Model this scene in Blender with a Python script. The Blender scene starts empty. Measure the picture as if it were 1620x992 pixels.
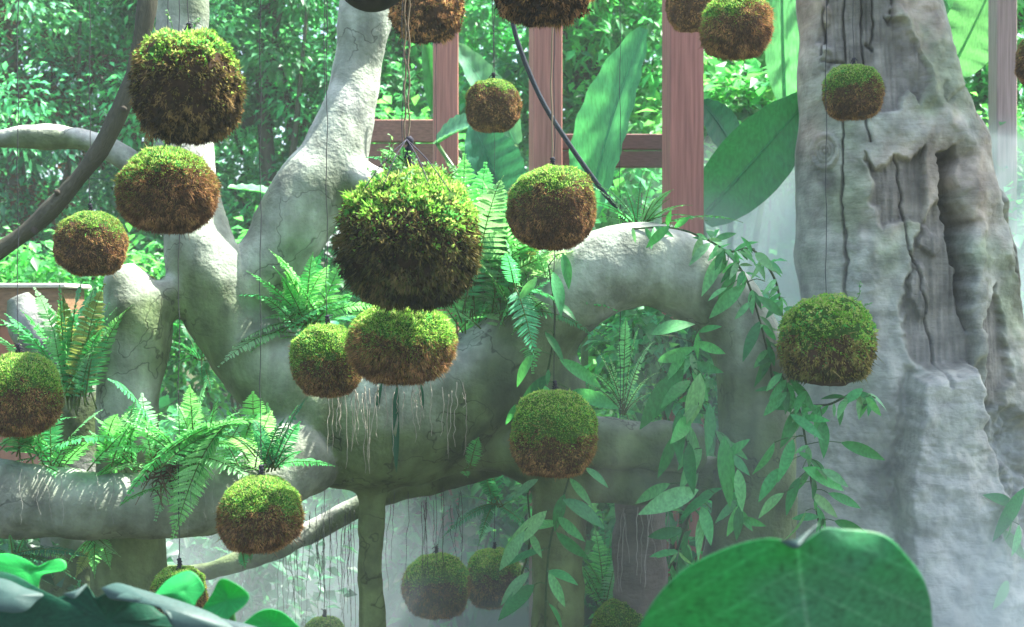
import bpy, math, random
import numpy as np
from mathutils import Vector
R = math.radians
rng = np.random.default_rng(11)
random.seed(5)
SC = bpy.context.scene
COL = SC.collection

# ------------------------------------------------------------------ camera, sky, sun, exposure
F, CZ = 2200.0, 2.0
cam_d = bpy.data.cameras.new('camera'); cam = bpy.data.objects.new('camera', cam_d); COL.objects.link(cam)
cam.location = (0, 0, CZ); cam.rotation_euler = (R(90), 0, 0)
cam_d.sensor_width = 36.0; cam_d.lens = F / 1620 * 36; cam_d.clip_end = 400; cam_d.clip_start = 0.05
cam_d.dof.use_dof = True; cam_d.dof.focus_distance = 4.75; cam_d.dof.aperture_fstop = 5.0
SC.camera = cam
SUN = Vector((0.43, 0.16, 0.89)).normalized()
w = bpy.data.worlds.new('World'); SC.world = w; w.use_nodes = True
nt = w.node_tree
sky = nt.nodes.new('ShaderNodeTexSky'); sky.sky_type = 'NISHITA'; sky.sun_disc = False
sky.sun_elevation = math.asin(SUN.z); sky.sun_rotation = math.atan2(SUN.x, SUN.y)
sky.dust_density = 3.0; sky.ozone_density = 0.3; sky.air_density = 0.8
bgn = nt.nodes['Background']; bgn.inputs['Strength'].default_value = 0.12
nt.links.new(sky.outputs[0], bgn.inputs[0])
sl = bpy.data.lights.new('sun', 'SUN'); sl.energy = 5.0; sl.angle = R(0.5); sl.color = (1, 0.96, 0.88)
so = bpy.data.objects.new('sun', sl); COL.objects.link(so); so.rotation_euler = SUN.to_track_quat('Z', 'Y').to_euler()
so.location = (3, 3, 9)
SC.view_settings.view_transform = 'Standard'; SC.view_settings.look = 'None'
SC.view_settings.exposure = 2.28; SC.view_settings.gamma = 1
SC.render.engine = 'CYCLES'
cy = SC.cycles
cy.max_bounces = 9; cy.diffuse_bounces = 4; cy.glossy_bounces = 2; cy.transmission_bounces = 5; cy.volume_bounces = 1
cy.transparent_max_bounces = 6; cy.use_denoising = True; cy.sample_clamp_indirect = 4.0
cy.volume_step_rate = 1.0; cy.volume_max_steps = 64
cy.caustics_reflective = False; cy.caustics_refractive = False

# ------------------------------------------------------------------ helpers
def W(px, py, Y):
    return np.array([(px - 810) / F * Y, Y, CZ + (496 - py) / F * Y])

def _h(ix, iy, iz):
    n = (ix.astype(np.uint32) * np.uint32(374761393) + iy.astype(np.uint32) * np.uint32(668265263) + iz.astype(np.uint32) * np.uint32(2246822519))
    n = (n ^ (n >> np.uint32(13))) * np.uint32(1274126177)
    n = n ^ (n >> np.uint32(16))
    return n.astype(np.float64) / 4294967295.0 * 2 - 1

def vnoise(P):
    P = np.asarray(P, float); i = np.floor(P).astype(np.int64); f = P - i; f = f * f * (3 - 2 * f)
    r = 0
    for a in (0, 1):
        for b in (0, 1):
            for c in (0, 1):
                wgt = (f[:, 0] if a else 1 - f[:, 0]) * (f[:, 1] if b else 1 - f[:, 1]) * (f[:, 2] if c else 1 - f[:, 2])
                r = r + wgt * _h(i[:, 0] + a, i[:, 1] + b, i[:, 2] + c)
    return r

def fbm(P, o=4, g=0.5):
    P = np.asarray(P, float); r = 0; a = 1; t = 0
    for k in range(o):
        r = r + a * vnoise(P * 2 ** k + 17.3 * k); t += a; a *= g
    return r / t

def unit(v):
    return v / np.maximum(np.linalg.norm(v, axis=-1, keepdims=True), 1e-9)

def sstep(a, b, x):
    t = np.clip((x - a) / (b - a), 0, 1); return t * t * (3 - 2 * t)

class G:
    """collects geometry, builds ONE mesh object"""
    def __init__(s): s.V = []; s.F = []; s.C = []; s.n = 0
    def add(s, V, faces, col=(1, 1, 1)):
        V = np.asarray(V, float); s.V.append(V)
        for f in (faces if isinstance(faces, list) else [faces]): s.F.append(np.asarray(f, np.int64) + s.n)
        c = np.asarray(col, float)
        s.C.append(np.broadcast_to(c, (len(V), 3)) if c.ndim == 1 else c); s.n += len(V)
    def build(s, name, m, parent=None, smooth=True, origin=None):
        V = np.concatenate(s.V); C = np.concatenate(s.C)
        if origin is not None: V = V - np.asarray(origin)
        me = bpy.data.meshes.new(name)
        nl = sum(f.size for f in s.F); npol = sum(len(f) for f in s.F)
        me.vertices.add(len(V)); me.vertices.foreach_set('co', V.astype(np.float32).ravel())
        me.loops.add(nl); me.loops.foreach_set('vertex_index', np.concatenate([f.ravel() for f in s.F]).astype(np.int32))
        me.polygons.add(npol)
        tot = np.concatenate([np.full(len(f), f.shape[1]) for f in s.F]); st = np.concatenate([[0], np.cumsum(tot)[:-1]])
        me.polygons.foreach_set('loop_start', st.astype(np.int32))
        me.polygons.foreach_set('use_smooth', np.full(npol, smooth))
        a = me.attributes.new('col', 'FLOAT_COLOR', 'POINT')
        a.data.foreach_set('color', np.concatenate([C, np.ones((len(C), 1))], 1).astype(np.float32).ravel())
        me.update(calc_edges=True); me.validate()
        if m: me.materials.append(m)
        o = bpy.data.objects.new(name, me); COL.objects.link(o)
        if parent is not None: o.parent = parent
        if origin is not None and parent is None: o.location = origin
        return o

def tag(o, label=None, cat=None, group=None, kind=None):
    if label: o['label'] = label
    if cat: o['category'] = cat
    if group: o['group'] = group
    if kind: o['kind'] = kind
    return o

def thing(name, loc, label, cat, group=None):
    o = bpy.data.objects.new(name, None); COL.objects.link(o); o.location = tuple(loc); o.empty_display_size = 0.1
    return tag(o, label, cat, group)

def catmull(P, n):
    P = np.asarray(P, float)
    if len(P) == 2: return P[0] + (P[1] - P[0]) * np.linspace(0, 1, n)[:, None]
    Q = np.vstack([2 * P[0] - P[1], P, 2 * P[-1] - P[-2]])
    t = np.linspace(0, len(P) - 1 - 1e-6, n); i = t.astype(int); f = (t - i)[:, None]
    a, b, c, d = Q[i], Q[i + 1], Q[i + 2], Q[i + 3]
    return 0.5 * (2 * b + (c - a) * f + (2 * a - 5 * b + 4 * c - d) * f ** 2 + (3 * b - a - 3 * c + d) * f ** 3)

def tube(P, r, k=8, caps=True, rough=0.0, seed=0.0, nf=6.0):
    P = np.asarray(P, float); n = len(P); r = np.broadcast_to(np.asarray(r, float), (n,))
    T = unit(np.gradient(P, axis=0)); up = np.array([0.13, 1, 0.07])
    A = unit(np.cross(T, up)); B = np.cross(T, A)
    th = np.linspace(0, 2 * np.pi, k, endpoint=False)
    d = A[:, None] * np.cos(th)[None, :, None] + B[:, None] * np.sin(th)[None, :, None]
    rr = r[:, None] * np.ones(k)[None]
    if rough:
        q = (P[:, None] + d * r[:, None, None]).reshape(-1, 3)
        rr = rr * (1 + rough * fbm(q * nf + seed, 3).reshape(n, k))
    V = (P[:, None] + d * rr[..., None]).reshape(-1, 3)
    i = np.arange(n - 1)[:, None] * k; j = np.arange(k)[None]; j2 = (j + 1) % k
    f = [np.stack([i + j, i + j2, i + k + j2, i + k + j], -1).reshape(-1, 4)]
    if caps:
        V = np.vstack([V, P[0], P[-1]]); a, b = n * k, n * k + 1; j = np.arange(k)
        f.append(np.concatenate([np.stack([np.full(k, a), (j + 1) % k, j], -1), np.stack([np.full(k, b), (n - 1) * k + j, (n - 1) * k + (j + 1) % k], -1)]))
    return V, f

def leaves(P, D, N, L, Wd, seg=2, droop=0.15, fold=0.18, prof='ovate', curl=0.0):
    """a batch of leaf blades with a folded midrib; returns V, F, verts per leaf"""
    P = np.asarray(P, float); n = len(P); D = unit(np.asarray(D, float)); N = np.asarray(N, float)
    S = unit(np.cross(D, N)); N = np.cross(S, D)
    L = np.broadcast_to(L, (n,)); Wd = np.broadcast_to(Wd, (n,)); droop = np.broadcast_to(droop, (n,))
    t = np.linspace(0, 1, seg + 1)
    if prof == 'ovate': wp = np.sin(np.pi * t ** 0.75) ** 0.9
    elif prof == 'lance': wp = np.sin(np.pi * t ** 0.85) ** 0.85
    elif prof == 'oblong': wp = np.where(t < 0.99, 0.75 + 0.25 * np.sin(np.pi * t), 0.15)
    elif prof == 'banana': wp = np.clip(np.sin(np.pi * (t * 0.93 + 0.05) ** 0.9), 0, 1) ** 0.6
    else: wp = np.clip(1 - t, 0, 1) ** 0.6
    wp = np.maximum(wp, 0.03)
    c = P[:, None] + D[:, None] * (L[:, None] * t)[..., None] + np.array([0, 0, -1.0]) * (L[:, None] * droop[:, None] * t ** 2)[..., None] + N[:, None] * (L[:, None] * curl * (np.sin(np.pi * t)))[..., None]
    h = 0.5 * Wd[:, None] * wp
    lft = c - S[:, None] * h[..., None] + N[:, None] * (h * fold * 2)[..., None]
    rgt = c + S[:, None] * h[..., None] + N[:, None] * (h * fold * 2)[..., None]
    V = np.stack([lft, c, rgt], 2).reshape(-1, 3)
    b = np.arange(n)[:, None, None] * 3 * (seg + 1) + np.arange(seg)[None, :, None] * 3 + np.arange(2)[None, None]
    Fq = np.stack([b, b + 1, b + 4, b + 3], -1).reshape(-1, 4)
    return V, Fq, 3 * (seg + 1)

def pick(n, cols, jit=0.25):
    c = np.asarray(cols, float)[rng.integers(0, len(cols), n)]
    return np.clip(c * (1 + jit * (rng.random((n, 1)) * 2 - 1)) * (1 + 0.12 * (rng.random((n, 3)) * 2 - 1)), 0, 1)

# ------------------------------------------------------------------ materials
def newmat(name):
    m = bpy.data.materials.new(name); m.use_nodes = True; n = m.node_tree; n.nodes.clear()
    out = n.nodes.new('ShaderNodeOutputMaterial'); return m, n, out

def N_(nt, t, **kw):
    o = nt.nodes.new(t)
    for k, v in kw.items(): setattr(o, k, v)
    return o

def leafmat(name, trans=0.4, rough=0.45, spec=0.35, tint=(1.15, 1.25, 0.7), veins=0):
    m, n, out = newmat(name); l = n.links.new
    at = N_(n, 'ShaderNodeAttribute', attribute_name='col')
    p = N_(n, 'ShaderNodeBsdfPrincipled'); p.inputs['Roughness'].default_value = rough; p.inputs['Specular IOR Level'].default_value = spec
    tr = N_(n, 'ShaderNodeBsdfTranslucent'); mx = N_(n, 'ShaderNodeMixShader'); mx.inputs[0].default_value = trans
    ml = N_(n, 'ShaderNodeMix', data_type='RGBA', blend_type='MULTIPLY'); ml.inputs[0].default_value = 1
    ml.inputs[7].default_value = (*tint, 1)
    nz = N_(n, 'ShaderNodeTexNoise'); nz.inputs['Scale'].default_value = 45; nz.inputs['Detail'].default_value = 4
    mr = N_(n, 'ShaderNodeMapRange'); mr.inputs[1].default_value = 0.3; mr.inputs[2].default_value = 0.7; mr.inputs[3].default_value = 0.75; mr.inputs[4].default_value = 1.25
    l(nz.outputs['Fac'], mr.inputs[0])
    m2 = N_(n, 'ShaderNodeMix', data_type='RGBA', blend_type='MULTIPLY'); m2.inputs[0].default_value = 1
    l(at.outputs['Color'], m2.inputs[6]); l(mr.outputs[0], m2.inputs[7])
    l(m2.outputs[2], p.inputs['Base Color']); l(m2.outputs[2], ml.inputs[6]); l(ml.outputs[2], tr.inputs['Color'])
    bp = N_(n, 'ShaderNodeBump'); bp.inputs['Strength'].default_value = 0.25; bp.inputs['Distance'].default_value = 0.004
    l(nz.outputs['Fac'], bp.inputs['Height']); l(bp.outputs[0], p.inputs['Normal'])
    l(p.outputs[0], mx.inputs[1]); l(tr.outputs[0], mx.inputs[2]); l(mx.outputs[0], out.inputs[0])
    return m

def dullmat(name, rough=0.9, spec=0.1, trans=0.0, bump=0.0, scale=40):
    m, n, out = newmat(name); l = n.links.new
    at = N_(n, 'ShaderNodeAttribute', attribute_name='col')
    p = N_(n, 'ShaderNodeBsdfPrincipled'); p.inputs['Roughness'].default_value = rough; p.inputs['Specular IOR Level'].default_value = spec
    nz = N_(n, 'ShaderNodeTexNoise'); nz.inputs['Scale'].default_value = scale; nz.inputs['Detail'].default_value = 6
    mr = N_(n, 'ShaderNodeMapRange'); mr.inputs[1].default_value = 0.3; mr.inputs[2].default_value = 0.7; mr.inputs[3].default_value = 0.7; mr.inputs[4].default_value = 1.3
    l(nz.outputs['Fac'], mr.inputs[0])
    m2 = N_(n, 'ShaderNodeMix', data_type='RGBA', blend_type='MULTIPLY'); m2.inputs[0].default_value = 1
    l(at.outputs['Color'], m2.inputs[6]); l(mr.outputs[0], m2.inputs[7]); l(m2.outputs[2], p.inputs['Base Color'])
    if bump:
        bp = N_(n, 'ShaderNodeBump'); bp.inputs['Strength'].default_value = bump; bp.inputs['Distance'].default_value = 0.01
        l(nz.outputs['Fac'], bp.inputs['Height']); l(bp.outputs[0], p.inputs['Normal'])
    if trans:
        tr = N_(n, 'ShaderNodeBsdfTranslucent'); l(m2.outputs[2], tr.inputs[0])
        mx = N_(n, 'ShaderNodeMixShader'); mx.inputs[0].default_value = trans
        l(p.outputs[0], mx.inputs[1]); l(tr.outputs[0], mx.inputs[2]); l(mx.outputs[0], out.inputs[0])
    else: l(p.outputs[0], out.inputs[0])
    return m

def concretemat(name, cracks=True):
    m, n, out = newmat(name); l = n.links.new
    at = N_(n, 'ShaderNodeAttribute', attribute_name='col'); ge = N_(n, 'ShaderNodeNewGeometry')
    p = N_(n, 'ShaderNodeBsdfPrincipled'); p.inputs['Roughness'].default_value = 0.85; p.inputs['Specular IOR Level'].default_value = 0.25
    nz = N_(n, 'ShaderNodeTexNoise'); nz.inputs['Scale'].default_value = 9; nz.inputs['Detail'].default_value = 8; nz.inputs['Roughness'].default_value = 0.62
    l(ge.outputs['Position'], nz.inputs['Vector'])
    mr = N_(n, 'ShaderNodeMapRange'); mr.inputs[1].default_value = 0.28; mr.inputs[2].default_value = 0.72; mr.inputs[3].default_value = 0.55; mr.inputs[4].default_value = 1.35
    l(nz.outputs['Fac'], mr.inputs[0])
    m2 = N_(n, 'ShaderNodeMix', data_type='RGBA', blend_type='MULTIPLY'); m2.inputs[0].default_value = 1
    l(at.outputs['Color'], m2.inputs[6]); l(mr.outputs[0], m2.inputs[7])
    n2 = N_(n, 'ShaderNodeTexNoise'); n2.inputs['Scale'].default_value = 60; n2.inputs['Detail'].default_value = 5
    l(ge.outputs['Position'], n2.inputs['Vector'])
    last = m2.outputs[2]; hgt = n2.outputs['Fac']
    if not cracks:
        mp = N_(n, 'ShaderNodeMapping'); mp.inputs['Scale'].default_value = (9, 9, 42); l(ge.outputs['Position'], mp.inputs[0])
        n4 = N_(n, 'ShaderNodeTexNoise'); n4.inputs['Scale'].default_value = 1; n4.inputs['Detail'].default_value = 5; n4.inputs['Distortion'].default_value = .6; l(mp.outputs[0], n4.inputs['Vector'])
        ma = N_(n, 'ShaderNodeMath', operation='MULTIPLY_ADD'); l(n4.outputs['Fac'], ma.inputs[0]); ma.inputs[1].default_value = 1.3; l(n2.outputs['Fac'], ma.inputs[2]); hgt = ma.outputs[0]
    if cracks:
        ns = N_(n, 'ShaderNodeTexNoise'); ns.inputs['Scale'].default_value = 3.5; ns.inputs['Detail'].default_value = 4
        l(ge.outputs['Position'], ns.inputs['Vector'])
        ad = N_(n, 'ShaderNodeMix', data_type='RGBA', blend_type='ADD'); ad.inputs[0].default_value = 0.8
        l(ge.outputs['Position'], ad.inputs[6]); l(ns.outputs['Color'], ad.inputs[7])
        vo = N_(n, 'ShaderNodeTexVoronoi', feature='DISTANCE_TO_EDGE'); vo.inputs['Scale'].default_value = 1.7
        l(ad.outputs[2], vo.inputs['Vector'])
        cr = N_(n, 'ShaderNodeMapRange'); cr.inputs[1].default_value = 0.0; cr.inputs[2].default_value = 0.010; cr.inputs[3].default_value = 0.3; cr.inputs[4].default_value = 1.0
        l(vo.outputs['Distance'], cr.inputs[0])
        mk_ = N_(n, 'ShaderNodeTexNoise'); mk_.inputs['Scale'].default_value = 2.7; mk_.inputs['Detail'].default_value = 2; l(ge.outputs['Position'], mk_.inputs['Vector'])
        mq = N_(n, 'ShaderNodeMapRange'); mq.inputs[1].default_value = .46; mq.inputs[2].default_value = .56; mq.inputs[3].default_value = 1; mq.inputs[4].default_value = 0; l(mk_.outputs['Fac'], mq.inputs[0])
        mxx = N_(n, 'ShaderNodeMath', operation='MAXIMUM'); l(cr.outputs[0], mxx.inputs[0]); l(mq.outputs[0], mxx.inputs[1]); cr = mxx
        mp = N_(n, 'ShaderNodeMapping'); mp.inputs['Scale'].default_value = (11, 11, 1.6); l(ge.outputs['Position'], mp.inputs[0])
        n5 = N_(n, 'ShaderNodeTexNoise'); n5.inputs['Scale'].default_value = 1; n5.inputs['Detail'].default_value = 6; n5.inputs['Distortion'].default_value = .4; l(mp.outputs[0], n5.inputs['Vector'])
        m5 = N_(n, 'ShaderNodeMapRange'); m5.inputs[1].default_value = .35; m5.inputs[2].default_value = .62; m5.inputs[3].default_value = .62; m5.inputs[4].default_value = 1.08; l(n5.outputs['Fac'], m5.inputs[0])
        m6 = N_(n, 'ShaderNodeMix', data_type='RGBA', blend_type='MULTIPLY'); m6.inputs[0].default_value = 1; l(last, m6.inputs[6]); l(m5.outputs[0], m6.inputs[7]); last = m6.outputs[2]
        m3 = N_(n, 'ShaderNodeMix', data_type='RGBA', blend_type='MULTIPLY'); m3.inputs[0].default_value = 0.85
        l(last, m3.inputs[6]); l(cr.outputs[0], m3.inputs[7]); last = m3.outputs[2]
        mm = N_(n, 'ShaderNodeMath', operation='MULTIPLY'); l(n2.outputs['Fac'], mm.inputs[0]); l(cr.outputs[0], mm.inputs[1]); hgt = mm.outputs[0]
    l(last, p.inputs['Base Color'])
    bp = N_(n, 'ShaderNodeBump'); bp.inputs['Strength'].default_value = 0.55; bp.inputs['Distance'].default_value = 0.012
    l(hgt, bp.inputs['Height']); l(bp.outputs[0], p.inputs['Normal']); l(p.outputs[0], out.inputs[0])
    return m

M_leaf = leafmat('tree_foliage', 0.58, 0.42, 0.45)
M_fern = leafmat('fern_foliage', 0.55, 0.42, 0.4, (1.2, 1.25, .8))
M_vine = leafmat('vine_leaf', 0.38, 0.42, 0.3)
M_ban = leafmat('banana_leaf', 0.5, 0.36, 0.45)
M_fore = leafmat('broad_leaf', 0.35, 0.5, 0.3)
M_wax = leafmat('waxy_leaf', 0.06, 0.5, 0.35)
M_shade = leafmat('dark_leaf', 0.1, 0.6, 0.15)
M_moss = dullmat('moss', 0.8, 0.15, 0.55)
M_fib = dullmat('brown_fibre', 0.85, 0.15, 0.2)
M_conc = concretemat('sculpted_concrete')
M_bark = concretemat('sculpted_bark', False)
M_wood = dullmat('red_timber', 0.7, 0.3, 0, 0.3, 14)
M_dark = dullmat('dark_bark', 0.8, 0.2, 0, 0.8, 60)
M_cord = dullmat('cord', 0.8, 0.2)
M_soil = dullmat('soil', 0.95, 0.1, 0, 0.6, 4)

# ------------------------------------------------------------------ setting: ground
g = G()
nx, ny = 90, 90
xs = np.sign(np.linspace(-1, 1, nx)) * np.abs(np.linspace(-1, 1, nx)) ** 2 * 45; ys = 24 + np.sign(np.linspace(-1, 1, ny)) * np.abs(np.linspace(-1, 1, ny)) ** 2 * 34
X, Yg = np.meshgrid(xs, ys); zz = 0.08 * fbm(np.stack([X.ravel() * .6, Yg.ravel() * .6, 0 * X.ravel()], 1), 4) + 0.10 * np.clip(Yg.ravel() - 12, 0, 40)
idx = np.arange(nx * ny).reshape(ny, nx)
g.add(np.stack([X.ravel(), Yg.ravel(), zz], 1), np.stack([idx[:-1, :-1], idx[:-1, 1:], idx[1:, 1:], idx[1:, :-1]], -1).reshape(-1, 4), (0.05, 0.06, 0.03))
tag(g.build('ground', M_soil), kind='structure')

# ------------------------------------------------------------------ background trees and shrubs
def clump_leaves(centres, per, spread, L, cols, seg=2, flat=0.35, Wr=0.5, droop=0.25, sprays=False):
    n = len(centres) * per
    c = np.repeat(centres, per, 0); off = rng.normal(0, 1, (n, 3)) * spread * np.array([1, 1, 0.6])
    P = c + off
    D = unit(off + rng.normal(0, 0.5, (n, 3)) * spread + np.array([0, 0, -0.2]) * spread)
    Nn = np.array([0, -0.25, 1.0]) + rng.normal(0, flat, (n, 3))
    ll = L * (0.6 + 0.8 * rng.random(n))
    cc = np.repeat(pick(len(centres), cols, 0.55), per, 0) * (0.8 + 0.4 * rng.random((n, 1)))
    V, Fq, k = leaves(P, D, Nn, ll, ll * Wr, seg, droop)
    return V, Fq, np.repeat(cc, k, 0)

def tree(px, Y, label, height, zc, rad, nc, per, L, cols, spread=0.17, name='broadleaf_tree', cat='tree', group='trees filling the garden backdrop', tr=0.12, tcol=(0.09, 0.08, 0.06), bx=0.0):
    base = np.array([(px - 810) / F * Y, Y, 0.10 * max(0, Y - 12)])
    t = thing(name, base, label, cat, group)
    g = G(); top = base + np.array([bx, 0.3, height * 0.8])
    path = catmull([base, base + np.array([bx * .2 + .1, 0, height * .3]), base + np.array([bx * .6 - .05, .1, height * .55]), top], 16)
    V, f = tube(path - base, np.linspace(tr, tr * .3, 16), 9, rough=.15); g.add(V, f, tcol)
    cen = []
    for i in range(nc):
        d = unit(rng.normal(0, 1, 3)); q = rng.random() ** 0.45
        cen.append(np.array([bx, 0.2, zc - base[2]]) + d * q * np.array(rad))
    cen = np.array(cen); cen = cen[cen[:, 2] > 0.15]
    for i in range(9):
        a = path[5 + i] - base; b = cen[rng.integers(len(cen))]
        V, f = tube(catmull([a, (a + b) / 2 + rng.normal(0, .12, 3), b], 8), np.linspace(tr * .4, .012, 8), 6); g.add(V, f, tcol)
    g.build('trunk', M_dark, t)
    g = G(); V, f, c = clump_leaves(cen, per, spread, L, cols); g.add(V, f, c); g.build('crown', M_leaf, t)
    return t

DK = [(0.09, 0.42, 0.20), (0.13, 0.50, 0.24), (0.18, 0.58, 0.30), (0.07, 0.34, 0.19)]
MD = [(0.06, 0.34, 0.13), (0.09, 0.40, 0.14), (0.06, 0.30, 0.15)]
BR = [(0.10, 0.42, 0.12), (0.14, 0.48, 0.14), (0.07, 0.35, 0.12)]
# far wood behind the garden
g = G()
cen = np.stack([rng.uniform(-9, 9, 700), rng.uniform(17, 21, 700), rng.uniform(0.3, 9.5, 700)], 1)
V, f, c = clump_leaves(cen, 40, 0.42, 0.24, [(0.10, 0.40, 0.2), (0.15, 0.52, 0.27), (0.07, 0.3, 0.16)], Wr=.55); g.add(V, f, c); tag(g.build('far_wood', M_leaf), kind='stuff')
tree(20, 12.5, 'fine leaved teal green tree at the far left edge behind the dark bent branch', 7.5, 4.0, (1.5, 1.1, 2.6), 170, 150, 0.08, DK + [(0.13, 0.06, 0.04)])
tree(190, 13.5, 'dense dark tree behind the upper left moss ball and upright grey limb', 8, 4.4, (1.5, 1.1, 2.9), 170, 150, 0.084, DK)
tree(420, 12.8, 'shady tree between the two pale limbs of the sculpted tree', 7.5, 4.2, (1.3, 1.0, 2.8), 170, 150, 0.084, DK + MD)
tree(640, 13.5, 'green tree behind the first red post from the left', 8, 4.4, (1.4, 1.1, 3.0), 150, 110, 0.11, MD + DK)
tree(930, 12.0, 'bright leafy tree draped behind the tall upright banana leaf', 7.5, 4.0, (1.15, 0.9, 2.6), 170, 85, 0.12, BR + MD)
tree(1170, 13.5, 'sunlit tree behind the thickest red post and the pair of high moss balls', 8, 4.3, (1.4, 1.0, 2.9), 150, 85, 0.12, BR)
tree(1420, 14.5, 'tree hidden behind the giant hollow trunk', 8.5, 4.8, (1.5, 1.1, 3.0), 110, 50, 0.11, MD)
tree(1600, 12.5, 'hazy pale green tree at the far right behind the last red post', 7.8, 4.3, (1.3, 1.0, 2.8), 150, 85, 0.12, BR + MD)

def shrub(px, Y, label, z, rad, nc, per, L, cols, Wr=0.62, z0=None, name='leafy_shrub', group='low shrubs around the planters', flat=0.45):
    base = np.array([(px - 810) / F * Y, Y, 0.02])
    t = thing(name, base, label, 'shrub', group)
    d = unit(rng.normal(0, 1, (nc, 3))); d[:, 2] = np.abs(d[:, 2]) * (1 if z0 is None else 1)
    cen = np.array([0, 0, z]) + d * (rng.random((nc, 1)) ** .4) * np.array(rad)
    low = rng.random(nc) < 0.4; cen[low, 2] *= rng.random(low.sum()) * .8 + .2
    g = G()
    for i in range(6):
        b = cen[rng.integers(nc)]
        V, f = tube(catmull([[rng.normal(0, .06), rng.normal(0, .06), 0], b * np.array([.5, .5, .55]), b], 8), np.linspace(.018, .006, 8), 6); g.add(V, f, (0.08, 0.09, 0.04))
    g.build('stem', M_dark, t)
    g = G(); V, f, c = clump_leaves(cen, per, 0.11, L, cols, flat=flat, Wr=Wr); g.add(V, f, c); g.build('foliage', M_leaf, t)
    return t
shrub(40, 9.6, 'bright low shrub above the brown timber planter at the left edge', 1.75, (0.7, 0.5, 0.75), 150, 22, 0.085, BR)
shrub(190, 9.9, 'sunlit shrub behind the small moss ball at left', 1.8, (0.6, 0.5, 0.75), 130, 22, 0.085, BR)
shrub(400, 9.9, 'low glossy shrub seen in the fork of the two pale limbs', 1.75, (0.7, 0.5, 0.8), 130, 22, 0.085, BR + MD)
shrub(640, 10.6, 'bright round bush on top of the reddish timber rail', 2.95, (0.42, 0.4, 0.62), 110, 22, 0.10, BR)
shrub(850, 9.3, 'green shrub behind the second red post above the fern clump', 1.9, (0.6, 0.45, 0.9), 130, 22, 0.10, MD + BR)
shrub(1010, 9.0, 'leafy shrub under the tall banana leaf behind the mossy arch', 2.2, (0.5, 0.4, 0.85), 130, 22, 0.11, BR + MD)
shrub(1190, 9.6, 'sunlit broad leaved shrub right of the thickest red post', 2.9, (0.5, 0.45, 0.75), 150, 22, 0.13, BR)
shrub(1600, 9.2, 'bright shrub beside the right edge of the giant trunk', 2.4, (0.5, 0.45, 0.95), 150, 22, 0.11, BR + MD)
shrub(270, 8.2, 'dim fern green shrub in the mist under the left log', 0.85, (0.7, 0.5, 0.55), 90, 20, 0.10, MD)
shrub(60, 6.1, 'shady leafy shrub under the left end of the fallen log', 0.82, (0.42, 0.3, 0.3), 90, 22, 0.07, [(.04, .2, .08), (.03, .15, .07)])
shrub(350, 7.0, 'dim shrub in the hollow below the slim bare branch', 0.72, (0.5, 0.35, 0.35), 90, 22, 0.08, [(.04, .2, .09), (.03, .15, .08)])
shrub(520, 8.6, 'shrub lost in white mist beneath the hanging roots', 0.75, (0.8, 0.5, 0.6), 90, 20, 0.10, MD)
shrub(740, 8.4, 'misty shrub behind the two low fogged moss balls', 0.9, (0.7, 0.5, 0.7), 110, 20, 0.10, MD)
shrub(955, 7.6, 'yellow green shrub glowing between the two lower posts', 0.95, (0.35, 0.35, 0.6), 110, 20, 0.075, BR)
shrub(1075, 6.45, 'small bright shrub close behind the stone arch, hiding the foot of the thickest red post', 1.72, (0.30, 0.2, 0.55), 70, 18, 0.085, MD)
shrub(1060, 8.3, 'leafy shrub seen through the opening of the stone arch', 1.6, (0.5, 0.4, 0.7), 120, 20, 0.11, MD + BR)

# ------------------------------------------------------------------ timber posts, rails, planters
def box(c, s, rz=0.0, bev=0.006):
    x, y, z = np.array(s) / 2; b = bev; V = []
    for zz_, ins in ((-z, b), (-z + b, 0), (z - b, 0), (z, b)):
        xx, yy = x - ins, y - ins
        V += [(-xx + b, -yy, zz_), (xx - b, -yy, zz_), (xx, -yy + b, zz_), (xx, yy - b, zz_), (xx - b, yy, zz_), (-xx + b, yy, zz_), (-xx, yy - b, zz_), (-xx, -yy + b, zz_)]
    V = np.array(V); ca, sa = math.cos(rz), math.sin(rz)
    V = np.stack([V[:, 0] * ca - V[:, 1] * sa, V[:, 0] * sa + V[:, 1] * ca, V[:, 2]], 1) + np.asarray(c)
    f = [[k * 8 + i, k * 8 + (i + 1) % 8, k * 8 + 8 + (i + 1) % 8, k * 8 + 8 + i] for k in range(3) for i in range(8)]
    return V, [np.array(f), np.array([[7, 6, 5, 4, 3, 2, 1, 0], [24, 25, 26, 27, 28, 29, 30, 31]])]

def post(px, wpx, Y, top, label, rz, col):
    x = (px - 810) / F * Y; wd = wpx / F * Y
    t = thing('timber_post', (x, Y, 0), label, 'post', 'red timber pergola posts')
    g = G(); V, f = box((0, 0, top / 2 - .1), (wd * .92, wd * .92, top + .2), rz); g.add(V, f, col); g.build('shaft', M_wood, t, False)
    g = G(); V, f = box((0, 0, 0.1), (wd * 1.3, wd * 1.3, .2), rz); g.add(V, f, (0.3, 0.3, 0.29)); g.build('footing', M_conc, t)
post(705, 42, 8.6, 5.0, 'faded red timber post, leftmost of the four, beside the hanging rope', .1, (0.38, 0.165, 0.125))
post(863, 50, 7.9, 5.0, 'peeling red timber post behind the black hose', .16, (0.38, 0.165, 0.125))
post(1080, 59, 6.9, 4.8, 'thick smooth reddish timber post behind the mossy arch', .14, (0.33, 0.135, 0.105))
post(1586, 36, 8.8, 5.0, 'pale hazy timber post right of the giant hollow trunk', .1, (0.36, 0.25, 0.235))
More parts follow.
